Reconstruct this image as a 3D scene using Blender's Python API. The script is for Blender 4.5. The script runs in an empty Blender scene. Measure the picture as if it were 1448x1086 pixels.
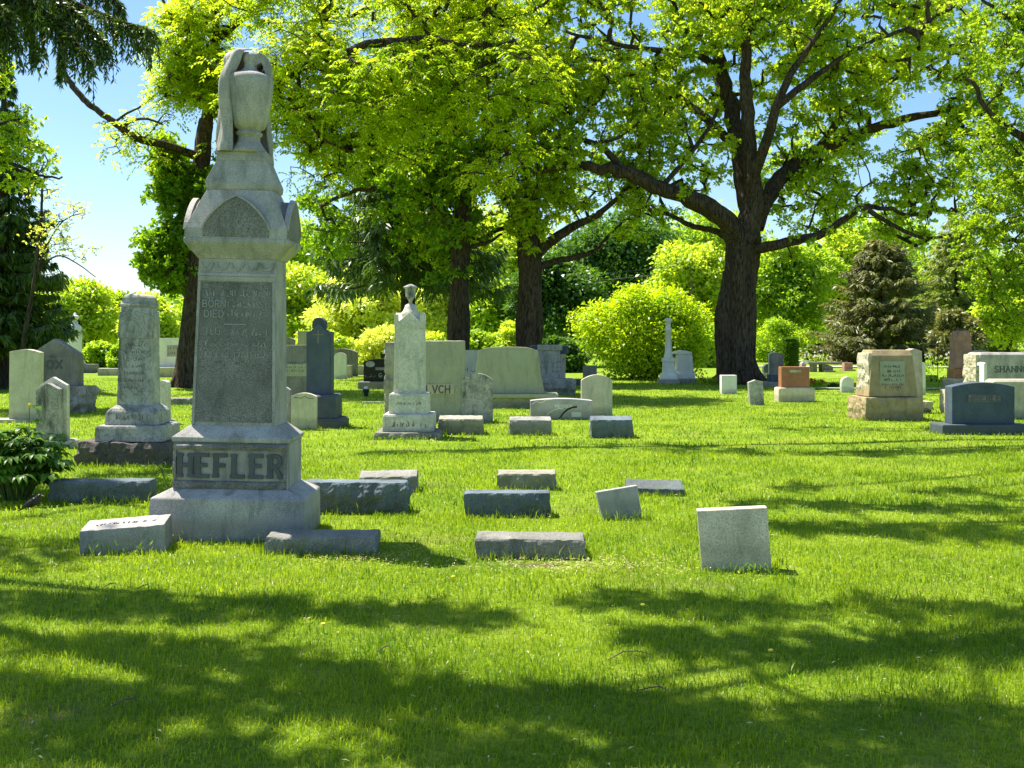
import bpy, bmesh, math, random
import numpy as np
from mathutils import Vector, Matrix, noise as mnoise
R = math.radians
PI = math.pi
# ------------------------------------------------------------------ camera, sky, sun, exposure
sc = bpy.context.scene
EYE, HOR, FOC = 1.6, 478.0, 1500.0           # eye height, horizon row and focal length of the 1448 px photo
cam_d = bpy.data.cameras.new('camera'); cam = bpy.data.objects.new('camera', cam_d)
sc.collection.objects.link(cam); sc.camera = cam
cam.location = (0, 0, EYE); cam.rotation_euler = (R(90), 0, 0)
cam_d.sensor_width = 36; cam_d.lens = 36 * FOC / 1448
cam_d.shift_y = -(543 - HOR) / 1448
cam_d.clip_start = 0.1; cam_d.clip_end = 3000
SUN_EL = 63.0
SAZ = (-0.84, 0.54)                          # towards the sun, on the ground
world = bpy.data.worlds.new('World'); sc.world = world; world.use_nodes = True
nt = world.node_tree; nt.nodes.clear()
sky = nt.nodes.new('ShaderNodeTexSky'); sky.sky_type = 'NISHITA'; sky.sun_disc = False
sky.sun_elevation = R(SUN_EL); sky.sun_rotation = math.atan2(SAZ[0], SAZ[1])
sky.air_density = 1.0; sky.dust_density = 0.9; sky.ozone_density = 3.5; sky.altitude = 100
bg = nt.nodes.new('ShaderNodeBackground'); bg.inputs[1].default_value = 0.10
wo = nt.nodes.new('ShaderNodeOutputWorld')
hs = nt.nodes.new('ShaderNodeHueSaturation'); hs.inputs['Saturation'].default_value = 1.15; nt.links.new(sky.outputs[0], hs.inputs['Color']); nt.links.new(hs.outputs[0], bg.inputs[0]); nt.links.new(bg.outputs[0], wo.inputs[0])
sl = bpy.data.lights.new('sun', 'SUN'); sl.energy = 4.9; sl.angle = R(0.5); sl.color = (1, 0.95, 0.84)
so = bpy.data.objects.new('sun', sl); sc.collection.objects.link(so)
ce = math.cos(R(SUN_EL)); n_ = math.hypot(*SAZ)
SDIR = Vector((SAZ[0] / n_ * ce, SAZ[1] / n_ * ce, math.sin(R(SUN_EL))))
so.rotation_euler = SDIR.to_track_quat('Z', 'Y').to_euler()
sc.view_settings.view_transform = 'Standard'; sc.view_settings.look = 'None'
sc.view_settings.exposure = 1.05; sc.view_settings.gamma = 1.0
sc.cycles.max_bounces = 7; sc.cycles.diffuse_bounces = 3; sc.cycles.glossy_bounces = 2
sc.cycles.transmission_bounces = 4; sc.cycles.transparent_max_bounces = 4

# ------------------------------------------------------------------ helpers
rng = np.random.default_rng(7)
random.seed(7)
C = sc.collection
def px3(px, py, D):
    return Vector(((px - 724) / FOC * D, D, EYE - (py - HOR) / FOC * D))
def gh(x, y):
    a = 0.02 * mnoise.noise(Vector((x * 0.5, y * 0.5, 3.1))) + 0.03 * mnoise.noise(Vector((x * 0.16, y * 0.16, 1.7)))
    return a
def tag(o, label=None, cat=None, group=None, kind=None):
    if label: o['label'] = label
    if cat: o['category'] = cat
    if group: o['group'] = group
    if kind: o['kind'] = kind
    return o
def empty(name, loc=(0, 0, 0), rz=0, tilt=(0, 0)):
    o = bpy.data.objects.new(name, None); C.objects.link(o)
    o.location = loc; o.rotation_euler = (tilt[0], tilt[1], rz); o.empty_display_size = 0.2
    return o
def link(name, me, mat=None, parent=None, loc=None):
    o = bpy.data.objects.new(name, me); C.objects.link(o)
    if mat is not None:
        me.materials.clear(); me.materials.append(mat)
    if parent is not None: o.parent = parent
    if loc is not None: o.location = loc
    return o
def bm_obj(name, bm, mat, parent=None, loc=None, smooth=False):
    bmesh.ops.recalc_face_normals(bm, faces=bm.faces)
    me = bpy.data.meshes.new(name); bm.to_mesh(me); bm.free()
    if smooth: me.polygons.foreach_set('use_smooth', [True] * len(me.polygons))
    return link(name, me, mat, parent, loc)
def np_mesh(name, V, F, smooth=False):
    me = bpy.data.meshes.new(name)
    V = np.asarray(V, dtype=np.float32); F = np.asarray(F, dtype=np.int32)
    k = F.shape[1]
    me.vertices.add(len(V)); me.vertices.foreach_set('co', V.ravel())
    me.loops.add(F.size); me.loops.foreach_set('vertex_index', F.ravel())
    me.polygons.add(len(F)); me.polygons.foreach_set('loop_start', np.arange(0, F.size, k, dtype=np.int32))
    me.polygons.foreach_set('loop_total', np.full(len(F), k, dtype=np.int32))
    if smooth: me.polygons.foreach_set('use_smooth', np.ones(len(F), dtype=bool))
    me.update(calc_edges=True)
    return me

# ------------------------------------------------------------------ materials
def new_mat(name):
    m = bpy.data.materials.new(name); m.use_nodes = True
    t = m.node_tree; t.nodes.clear()
    out = t.nodes.new('ShaderNodeOutputMaterial')
    return m, t, out
def N(t, kind, **kw):
    n = t.nodes.new('ShaderNode' + kind)
    for k, v in kw.items():
        if k in n.inputs.keys(): n.inputs[k].default_value = v
        else: setattr(n, k, v)
    return n
def ramp(t, fac, stops):
    r = t.nodes.new('ShaderNodeValToRGB'); t.links.new(fac, r.inputs[0])
    e = r.color_ramp.elements
    while len(e) < len(stops): e.new(0.5)
    for i, (p, c) in enumerate(stops):
        e[i].position = p; e[i].color = (c[0], c[1], c[2], 1) if hasattr(c, '__len__') else (c, c, c, 1)
    return r.outputs[0]
def mixc(t, fac, a, b, mode='MIX'):
    m = t.nodes.new('ShaderNodeMix'); m.data_type = 'RGBA'; m.blend_type = mode
    for s, v in ((0, fac), (6, a), (7, b)):
        if hasattr(v, 'is_output'): t.links.new(v, m.inputs[s])
        else: m.inputs[s].default_value = v if s == 0 else (v[0], v[1], v[2], 1)
    return m.outputs[2]
def coords(t, scale=1.0, zs=1.0):
    tc = N(t, 'TexCoord'); oi = N(t, 'ObjectInfo')
    ml = t.nodes.new('ShaderNodeVectorMath'); ml.operation = 'SCALE'
    off = t.nodes.new('ShaderNodeVectorMath'); off.operation = 'ADD'
    cx = t.nodes.new('ShaderNodeCombineXYZ')
    mm = t.nodes.new('ShaderNodeMath'); mm.operation = 'MULTIPLY'; mm.inputs[1].default_value = 37.0
    t.links.new(oi.outputs['Random'], mm.inputs[0])
    for i in range(3): t.links.new(mm.outputs[0], cx.inputs[i])
    t.links.new(tc.outputs['Object'], off.inputs[0]); t.links.new(cx.outputs[0], off.inputs[1])
    mp = N(t, 'Mapping'); mp.inputs['Scale'].default_value = (scale, scale, scale * zs)
    t.links.new(off.outputs[0], mp.inputs[0])
    return mp.outputs[0]
def noise_n(t, vec, scale, detail=4, rough=0.55, dist=0.0):
    n = N(t, 'TexNoise'); n.inputs['Scale'].default_value = scale; n.inputs['Detail'].default_value = detail
    n.inputs['Roughness'].default_value = rough; n.inputs['Distortion'].default_value = dist
    t.links.new(vec, n.inputs['Vector']); return n.outputs[0]
def stone_mat(name, col, speck=0.35, speck_scale=140, stain=(0.06, 0.06, 0.05), stain_amt=0.3, streak=0.0,
              bump=0.25, rough=0.75, lichen=0.0, tone=0.25, coarse=0.0, low=0.3):
    """weathered stone: grain, soft tonal patches, dark stains that run down, dirt and moss low on the stone, lichen"""
    m, t, out = new_mat(name)
    v = coords(t); vs = coords(t, 1.0, 0.22)
    base = tuple(col)
    n1 = noise_n(t, v, speck_scale, 3, 0.7); n2 = noise_n(t, v, 3.5, 5, 0.6)
    sp = ramp(t, n1, [(0.32, 1 - speck), (0.5, 1.0), (0.68, 1 + speck * 0.7)])
    c = mixc(t, 1.0, base, sp, 'MULTIPLY')
    tn = ramp(t, n2, [(0.3, 1 - tone), (0.7, 1 + tone)])
    c = mixc(t, 1.0, c, tn, 'MULTIPLY')
    if stain_amt:
        n3 = noise_n(t, vs, 7.0, 8, 0.68, 0.6)
        c = mixc(t, ramp(t, n3, [(0.50, 0.0), (0.66, stain_amt)]), c, stain)
    if streak:
        n4 = noise_n(t, v, 4.0, 9, 0.7, 2.2)
        c = mixc(t, ramp(t, n4, [(0.47, 0.0), (0.5, streak), (0.53, 0.0)]), c, stain)
    if lichen:
        n5 = noise_n(t, v, 16, 4, 0.6)
        c = mixc(t, ramp(t, n5, [(0.60, 0.0), (0.66, lichen)]), c, (0.30, 0.33, 0.16))
    if low:                                       # splashed soil and algae near the ground
        tc = N(t, 'NewGeometry'); sx = N(t, 'SeparateXYZ'); t.links.new(tc.outputs['Position'], sx.inputs[0])
        ad = t.nodes.new('ShaderNodeMath'); ad.operation = 'MULTIPLY_ADD'
        t.links.new(n2, ad.inputs[0]); ad.inputs[1].default_value = -0.28
        t.links.new(sx.outputs[2], ad.inputs[2])
        c = mixc(t, ramp(t, ad.outputs[0], [(-0.0, low), (0.07, 0.0)]), c, (0.085, 0.085, 0.04))
    p = N(t, 'BsdfPrincipled'); t.links.new(c, p.inputs['Base Color']); p.inputs['Roughness'].default_value = rough
    p.inputs['Specular IOR Level'].default_value = 0.35
    bsum = n1
    if coarse:
        vc = noise_n(t, v, 9, 9, 0.66)
        mx = t.nodes.new('ShaderNodeMath'); mx.operation = 'MULTIPLY_ADD'
        t.links.new(vc, mx.inputs[0]); mx.inputs[1].default_value = coarse; t.links.new(n1, mx.inputs[2])
        bsum = mx.outputs[0]
    b = N(t, 'Bump'); b.inputs['Strength'].default_value = bump; b.inputs['Distance'].default_value = 0.01
    t.links.new(bsum, b.inputs['Height']); t.links.new(b.outputs[0], p.inputs['Normal'])
    t.links.new(p.outputs[0], out.inputs[0])
    return m
def leaf_mat(name, dark, light, trans=0.5, scale=0.5, tcol=None, gloss=0.06):
    m, t, out = new_mat(name)
    g = N(t, 'NewGeometry'); v = coords(t)
    n = noise_n(t, v, scale, 3, 0.6)
    ad = t.nodes.new('ShaderNodeMath'); ad.operation = 'MULTIPLY_ADD'
    t.links.new(g.outputs['Random Per Island'], ad.inputs[0]); ad.inputs[1].default_value = 0.55
    sub = t.nodes.new('ShaderNodeMath'); sub.operation = 'MULTIPLY_ADD'; sub.inputs[1].default_value = 1.3; sub.inputs[2].default_value = -0.42
    t.links.new(n, sub.inputs[0]); t.links.new(sub.outputs[0], ad.inputs[2])
    c = ramp(t, ad.outputs[0], [(0.05, dark), (0.5, [(a + b) / 2 for a, b in zip(dark, light)]), (1.0, light)])
    d = N(t, 'BsdfPrincipled'); t.links.new(c, d.inputs['Base Color']); d.inputs['Roughness'].default_value = 0.38
    d.inputs['Specular IOR Level'].default_value = gloss * 7
    tr = N(t, 'BsdfTranslucent')
    t.links.new(mixc(t, 1.0, c, tcol or (1.75, 1.6, 0.6), 'MULTIPLY'), tr.inputs['Color'])
    mx = N(t, 'MixShader'); mx.inputs[0].default_value = trans
    t.links.new(d.outputs[0], mx.inputs[1]); t.links.new(tr.outputs[0], mx.inputs[2])
    t.links.new(mx.outputs[0], out.inputs[0])
    return m
def plain(name, col, rough=0.6, metal=0.0, var=0.2, scale=8, bump=0.0):
    m, t, out = new_mat(name); v = coords(t)
    c = mixc(t, 1.0, col, ramp(t, noise_n(t, v, scale, 5), [(0.3, 1 - var), (0.7, 1 + var)]), 'MULTIPLY')
    p = N(t, 'BsdfPrincipled'); t.links.new(c, p.inputs['Base Color'])
    p.inputs['Roughness'].default_value = rough; p.inputs['Metallic'].default_value = metal
    if bump:
        b = N(t, 'Bump'); b.inputs['Strength'].default_value = bump; b.inputs['Distance'].default_value = 0.02
        t.links.new(noise_n(t, v, scale * 3, 6), b.inputs['Height']); t.links.new(b.outputs[0], p.inputs['Normal'])
    t.links.new(p.outputs[0], out.inputs[0]); return m
def bark_mat(name, a, b):
    m, t, out = new_mat(name); v = coords(t, 1.0, 0.16)
    n = noise_n(t, v, 22, 6, 0.6, 0.4)
    n2 = noise_n(t, v, 3, 4)
    c = ramp(t, n, [(0.35, a), (0.7, b)])
    c = mixc(t, 1.0, c, ramp(t, n2, [(0.3, 0.75), (0.7, 1.25)]), 'MULTIPLY')
    p = N(t, 'BsdfPrincipled'); t.links.new(c, p.inputs['Base Color']); p.inputs['Roughness'].default_value = 0.95
    p.inputs['Specular IOR Level'].default_value = 0.1
    bp = N(t, 'Bump'); bp.inputs['Strength'].default_value = 1.0; bp.inputs['Distance'].default_value = 0.07
    t.links.new(n, bp.inputs['Height']); t.links.new(bp.outputs[0], p.inputs['Normal'])
    t.links.new(p.outputs[0], out.inputs[0]); return m

M = {}
M['granite'] = stone_mat('light_grey_granite', (0.43, 0.395, 0.36), 0.6, 190, (0.12, 0.12, 0.105), 0.6, lichen=0.16, bump=0.3)
M['granite_dark'] = stone_mat('weathered_grey_granite', (0.235, 0.215, 0.198), 0.8, 130, (0.07, 0.075, 0.07), 0.5, lichen=0.12, bump=0.45, coarse=0.5)
M['letter'] = stone_mat('darkened_raised_letters', (0.11, 0.115, 0.115), 0.4, 190, (0.05, 0.05, 0.05), 0.4, low=0)
M['letter_light'] = stone_mat('pale_cut_letters', (0.33, 0.34, 0.32), 0.3, 190, low=0, stain_amt=0.1)
M['blue_granite'] = stone_mat('blue_grey_granite', (0.075, 0.10, 0.13), 0.4, 170, (0.05, 0.06, 0.065), 0.35, bump=0.2)
M['blue_rough'] = stone_mat('rock_faced_blue_granite', (0.15, 0.185, 0.21), 0.5, 90, (0.05, 0.06, 0.06), 0.5, bump=0.8, coarse=2.2, tone=0.35, low=0.4, lichen=0.1)
M['grey_rough'] = stone_mat('rock_faced_grey_granite', (0.35, 0.33, 0.30), 0.55, 110, (0.08, 0.085, 0.07), 0.5, bump=0.8, coarse=2.2, tone=0.35, low=0.4, lichen=0.15)
M['marble'] = stone_mat('weathered_white_marble', (0.72, 0.67, 0.56), 0.10, 60, (0.13, 0.13, 0.10), 0.35, streak=0.45, bump=0.12, tone=0.12, lichen=0.12)
M['marble_dirty'] = stone_mat('stained_grey_marble', (0.46, 0.44, 0.39), 0.12, 70, (0.06, 0.065, 0.05), 0.8, streak=0.7, bump=0.2, tone=0.25, lichen=0.2)
M['cream'] = stone_mat('cream_marble', (0.62, 0.57, 0.42), 0.08, 60, (0.28, 0.26, 0.16), 0.45, streak=0.25, bump=0.1, tone=0.12)
M['white'] = stone_mat('clean_white_marble', (0.80, 0.77, 0.70), 0.06, 60, (0.45, 0.45, 0.42), 0.3, bump=0.06, tone=0.08)
M['olive'] = stone_mat('olive_grey_granite', (0.40, 0.40, 0.28), 0.3, 160, (0.16, 0.16, 0.09), 0.35, bump=0.2, tone=0.1)
M['sand'] = stone_mat('brown_sandstone', (0.40, 0.30, 0.16), 0.22, 120, (0.15, 0.11, 0.05), 0.45, bump=0.3, coarse=0.6)
M['sand_light'] = stone_mat('pale_sandstone', (0.52, 0.46, 0.33), 0.25, 110, (0.2, 0.16, 0.09), 0.45, bump=0.4, coarse=0.9)
M['concrete'] = stone_mat('aged_concrete', (0.72, 0.60, 0.42), 0.35, 80, (0.22, 0.2, 0.13), 0.35, bump=0.3, coarse=0.4)
M['tan_rough'] = stone_mat('rock_faced_tan_stone', (0.40, 0.37, 0.28), 0.35, 100, (0.12, 0.11, 0.07), 0.5, bump=0.8, coarse=2.2, tone=0.35, low=0.4)
M['red'] = stone_mat('red_brown_granite', (0.42, 0.17, 0.085), 0.35, 170, (0.2, 0.08, 0.05), 0.25, bump=0.12, rough=0.45)
M['red_dark'] = stone_mat('rose_granite', (0.50, 0.27, 0.20), 0.4, 150, (0.15, 0.07, 0.05), 0.35, bump=0.2)
M['pink'] = stone_mat('mauve_grey_granite', (0.46, 0.41, 0.43), 0.3, 170, (0.28, 0.25, 0.26), 0.3, bump=0.15)
M['black'] = stone_mat('polished_black_granite', (0.012, 0.016, 0.016), 0.3, 200, stain_amt=0, bump=0.02, rough=0.15, low=0.2)
M['brown_rough'] = stone_mat('rough_brown_fieldstone', (0.12, 0.10, 0.085), 0.4, 60, (0.05, 0.04, 0.03), 0.6, bump=0.8, coarse=2.2, lichen=0.3)
M['bark'] = bark_mat('oak_bark', (0.022, 0.016, 0.012), (0.15, 0.112, 0.085))
M['bark_grey'] = bark_mat('grey_bark', (0.020, 0.016, 0.013), (0.10, 0.085, 0.07))
M['oak_leaf'] = leaf_mat('oak_leaves', (0.14, 0.29, 0.014), (0.58, 0.70, 0.06), 0.6)
M['lime_leaf'] = leaf_mat('spring_lime_leaves', (0.15, 0.30, 0.010), (0.58, 0.68, 0.04), 0.6)
M['pale_needle'] = leaf_mat('pale_olive_needles', (0.13, 0.18, 0.04), (0.42, 0.50, 0.12), 0.4, 0.6)
M['edge_leaf'] = leaf_mat('mid_green_spring_leaves', (0.09, 0.22, 0.010), (0.42, 0.56, 0.04), 0.55)
M['ivy_leaf'] = leaf_mat('deep_green_leaves', (0.07, 0.19, 0.012), (0.34, 0.52, 0.035), 0.55)
M['dark_needle'] = leaf_mat('dark_spruce_needles', (0.035, 0.075, 0.018), (0.13, 0.23, 0.04), 0.35)
M['near_needle'] = leaf_mat('near_spruce_needles', (0.02, 0.05, 0.012), (0.13, 0.22, 0.03), 0.32, 1.4)
M['olive_needle'] = leaf_mat('olive_spruce_needles', (0.075, 0.09, 0.03), (0.30, 0.31, 0.10), 0.3, 0.6)
M['far_lime'] = leaf_mat('far_lime_foliage', (0.22, 0.38, 0.03), (0.64, 0.74, 0.10), 0.55, 0.35)
M['far_green'] = leaf_mat('far_green_foliage', (0.15, 0.30, 0.025), (0.46, 0.62, 0.06), 0.55, 0.35)
M['far_dark'] = leaf_mat('far_dark_foliage', (0.035, 0.10, 0.018), (0.14, 0.28, 0.035), 0.42, 0.3)
M['far_pale'] = leaf_mat('far_pale_foliage', (0.42, 0.54, 0.12), (0.78, 0.82, 0.28), 0.58, 0.4)
M['gold_leaf'] = leaf_mat('golden_shrub_leaves', (0.13, 0.30, 0.010), (0.62, 0.74, 0.025), 0.55, 0.8)
M['peony'] = leaf_mat('peony_leaves', (0.03, 0.09, 0.012), (0.16, 0.32, 0.03), 0.4, 2.5, gloss=0.04)
M['stem'] = plain('green_stem', (0.10, 0.16, 0.03))
M['twig'] = plain('dry_twig', (0.12, 0.08, 0.05))
M['grass'] = leaf_mat('lawn_grass_blades', (0.05, 0.15, 0.006), (0.42, 0.50, 0.035), 0.52, 0.9, tcol=(1.55, 1.6, 0.4))
M['metal'] = plain('dark_metal', (0.03, 0.03, 0.03), 0.4, 0.8)
M['plastic'] = plain('dark_plastic', (0.02, 0.025, 0.025), 0.5)
M['wood'] = plain('weathered_pole', (0.14, 0.11, 0.08), 0.9)
M['bird'] = plain('dark_feathers', (0.02, 0.017, 0.016), 0.45, var=0.3, scale=60)
M['skin'] = plain('skin', (0.5, 0.3, 0.22), 0.5)
M['shirt'] = plain('pale_blue_shirt', (0.42, 0.62, 0.75), 0.9)
M['jeans'] = plain('dark_trousers', (0.04, 0.05, 0.08), 0.9)
M['hair'] = plain('dark_hair', (0.03, 0.02, 0.015), 0.7)
M['petal_red'] = plain('red_petals', (0.6, 0.04, 0.03)); M['petal_white'] = plain('white_petals', (0.8, 0.78, 0.74))
M['petal_yellow'] = plain('yellow_petals', (0.75, 0.6, 0.03))
M['asphalt'] = plain('pale_gravel_drive', (0.45, 0.44, 0.40), 0.9, var=0.15, scale=3)

# ------------------------------------------------------------------ ground
def ground_material():
    m, t, out = new_mat('lawn'); v = coords(t)
    tc = N(t, 'TexCoord'); vv = tc.outputs['Object']
    big = noise_n(t, vv, 0.12, 4, 0.6); mid = noise_n(t, vv, 1.1, 6, 0.6); fine = noise_n(t, vv, 28, 4, 0.7)
    c = ramp(t, mid, [(0.3, (0.08, 0.17, 0.010)), (0.5, (0.20, 0.30, 0.018)), (0.72, (0.34, 0.42, 0.04))])
    c = mixc(t, ramp(t, big, [(0.35, 0.0), (0.7, 0.55)]), c, (0.24, 0.36, 0.02))
    c = mixc(t, 1.0, c, ramp(t, fine, [(0.3, 0.62), (0.7, 1.35)]), 'MULTIPLY')
    dry = noise_n(t, vv, 0.8, 7, 0.7)
    c = mixc(t, ramp(t, dry, [(0.56, 0.0), (0.70, 0.75)]), c, (0.27, 0.24, 0.09))
    # bare soil in front of the low marker
    def patch(x, y, rx, ry):
        s = t.nodes.new('ShaderNodeVectorMath'); s.operation = 'SUBTRACT'; s.inputs[1].default_value = (x, y, 0)
        t.links.new(vv, s.inputs[0])
        d = t.nodes.new('ShaderNodeVectorMath'); d.operation = 'MULTIPLY'; d.inputs[1].default_value = (1 / rx, 1 / ry, 0)
        t.links.new(s.outputs[0], d.inputs[0])
        l = t.nodes.new('ShaderNodeVectorMath'); l.operation = 'LENGTH'; t.links.new(d.outputs[0], l.inputs[0])
        a = t.nodes.new('ShaderNodeMath'); a.operation = 'MULTIPLY_ADD'; a.inputs[1].default_value = 1.2
        t.links.new(mid, a.inputs[0]); t.links.new(l.outputs['Value'], a.inputs[2])
        return ramp(t, a.outputs[0], [(0.75, 0.9), (1.0, 0.0)])
    for a in SOIL: c = mixc(t, patch(*a), c, (0.17, 0.125, 0.075))
    p = N(t, 'BsdfPrincipled'); t.links.new(c, p.inputs['Base Color']); p.inputs['Roughness'].default_value = 0.9
    p.inputs['Specular IOR Level'].default_value = 0.1
    b = N(t, 'Bump'); b.inputs['Strength'].default_value = 0.9; b.inputs['Distance'].default_value = 0.05
    t.links.new(noise_n(t, vv, 18, 8, 0.75), b.inputs['Height']); t.links.new(b.outputs[0], p.inputs['Normal'])
    t.links.new(p.outputs[0], out.inputs[0]); return m
SOIL = [(0.26, 7.52, 0.55, 0.20), (1.92, 7.36, 0.16, 0.10), (-2.9, 9.3, 0.5, 0.12), (8.0, 36.5, 1.6, .7), (.65, 37.7, 1.2, .6), (-1.9, 37.4, 1.1, .6), (-10.6, 34.0, .9, .5)]
def axis(vals):
    out = []
    for a, b, n in vals: out += list(np.linspace(a, b, n, endpoint=False))
    return out + [vals[-1][1]]
gx = axis([(-900, -60, 12), (-60, -16, 22), (-16, 16, 110), (16, 60, 22), (60, 900, 12)])
gy = axis([(-30, 2, 8), (2, 24, 100), (24, 60, 60), (60, 150, 20), (150, 1500, 12)])
GV = [(x, y, gh(x, y) if abs(x) < 300 and y < 300 else 0) for y in gy for x in gx]
nx = len(gx)
GF = [(j * nx + i, j * nx + i + 1, (j + 1) * nx + i + 1, (j + 1) * nx + i) for j in range(len(gy) - 1) for i in range(nx - 1)]
g = link('lawn', np_mesh('lawn', GV, GF, True), ground_material()); tag(g, kind='structure')

# ------------------------------------------------------------------ stone shapes (local: x right, y back, z up)
def bevel(bm, w=0.006, seg=2, ang=25):
    es = [e for e in bm.edges if len(e.link_faces) == 2 and e.calc_face_angle(0) > R(ang)]
    if es: bmesh.ops.bevel(bm, geom=es, offset=w, segments=seg, profile=0.6, affect='EDGES', clamp_overlap=True)
def prism(outline, y0, y1, bv=0.006, bm=None, taper=0.0):
    bm = bm or bmesh.new()
    cx = sum(p[0] for p in outline) / len(outline)
    a = [bm.verts.new((x, y0, z)) for x, z in outline]
    b = [bm.verts.new((cx + (x - cx) * (1 - taper), y1, z)) for x, z in outline]
    n = len(outline)
    bm.faces.new(a); bm.faces.new(b[::-1])
    for i in range(n): bm.faces.new((a[i], b[i], b[(i + 1) % n], a[(i + 1) % n]))
    bmesh.ops.recalc_face_normals(bm, faces=bm.faces)
    if bv: bevel(bm, bv)
    return bm
def levels(L, bv=0.006, cx=0, cy=0, bm=None):
    """stack of rectangular rings (z, half width, half depth)"""
    bm = bm or bmesh.new(); rings = []
    for z, hx, hy in L:
        rings.append([bm.verts.new((cx + sx * hx, cy + sy * hy, z)) for sx, sy in ((-1, -1), (1, -1), (1, 1), (-1, 1))])
    fs = [bm.faces.new(rings[0][::-1]), bm.faces.new(rings[-1])]
    for a, b in zip(rings, rings[1:]):
        for i in range(4): fs.append(bm.faces.new((a[i], a[(i + 1) % 4], b[(i + 1) % 4], b[i])))
    bmesh.ops.recalc_face_normals(bm, faces=bm.faces)
    if bv: bevel(bm, bv)
    return bm
def lathe(prof, seg=28, cx=0, cy=0, bm=None):
    bm = bm or bmesh.new(); rings = []
    for r, z in prof:
        rings.append([bm.verts.new((cx + r * math.cos(2 * PI * i / seg), cy + r * math.sin(2 * PI * i / seg), z)) for i in range(seg)])
    bm.faces.new(rings[0][::-1]); bm.faces.new(rings[-1])
    for a, b in zip(rings, rings[1:]):
        for i in range(seg): bm.faces.new((a[i], a[(i + 1) % seg], b[(i + 1) % seg], b[i]))
    return bm
def rock(w, d, h, amp=0.02, res=0.04, faces='fblr', slope=0.0, cx=0, cy=0, z0=0, seed=0, sc_=9.0, top=None):
    """box with rock-faced sides: front 0..d in y; slope lowers the front top edge"""
    bm = bmesh.new()
    nx_, ny_, nz_ = [max(2, min(40, int(round(a / res)))) for a in (w, d, h)]
    vs = {}
    for i in range(nx_ + 1):
        for j in range(ny_ + 1):
            for k in range(nz_ + 1):
                if i in (0, nx_) or j in (0, ny_) or k in (0, nz_):
                    u, v_, q = i / nx_, j / ny_, k / nz_
                    x, y, z = (u - 0.5) * w, v_ * d, q * h
                    if top: x *= 1 + (top - 1) * q
                    z -= slope * (1 - v_) * q
                    e = 1 - abs(2 * q - 1) ** 6
                    p = Vector((x + seed * 3.7, y + seed, z + seed * 1.3))
                    f = (mnoise.fractal(p * sc_, 0.8, 2.1, 5) * 0.9 + abs(mnoise.noise(p * sc_ * 0.45)) * 1.2 + 0.35) * amp
                    if j == 0 and 'f' in faces: y -= f * (0.25 + 0.75 * e)
                    if j == ny_ and 'b' in faces: y += f * (0.25 + 0.75 * e)
                    if i == 0 and 'l' in faces: x -= f * (0.25 + 0.75 * e)
                    if i == nx_ and 'r' in faces: x += f * (0.25 + 0.75 * e)
                    if k == nz_ and 't' in faces: z += f * 0.6
                    elif k == nz_: z += 0.004 * mnoise.noise(p * 12) - (.012 * max(0, mnoise.noise(p * 20 + Vector((5, 5, 5)))) + .004 if (i in (0, nx_) or j in (0, ny_)) else 0)
                    vs[i, j, k] = bm.verts.new((cx + x, cy + y, z0 + z))
    def quad(a, b, c, d_): bm.faces.new((vs[a], vs[b], vs[c], vs[d_]))
    for i in range(nx_):
        for j in range(ny_):
            for k in (0, nz_): quad((i, j, k), (i + 1, j, k), (i + 1, j + 1, k), (i, j + 1, k))
        for k in range(nz_):
            for j in (0, ny_): quad((i, j, k), (i + 1, j, k), (i + 1, j, k + 1), (i, j, k + 1))
    for j in range(ny_):
        for k in range(nz_):
            for i in (0, nx_): quad((i, j, k), (i, j + 1, k), (i, j + 1, k + 1), (i, j, k + 1))
    return bm
def weather(bm, amp=0.004, cuts=0, s=7, seed=0):
    if cuts: bmesh.ops.subdivide_edges(bm, edges=bm.edges[:], cuts=cuts, use_grid_fill=True)
    for v in bm.verts:
        p = v.co * s + Vector((seed, seed, seed))
        v.co += Vector((mnoise.noise(p), mnoise.noise(p + Vector((9, 0, 0))), mnoise.noise(p + Vector((0, 9, 0))))) * amp
    return bm
def arc(cx, cz, rx, rz, a0, a1, n=14):
    return [(cx + rx * math.cos(R(a0 + (a1 - a0) * i / n)), cz + rz * math.sin(R(a0 + (a1 - a0) * i / n))) for i in range(n + 1)]
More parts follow.
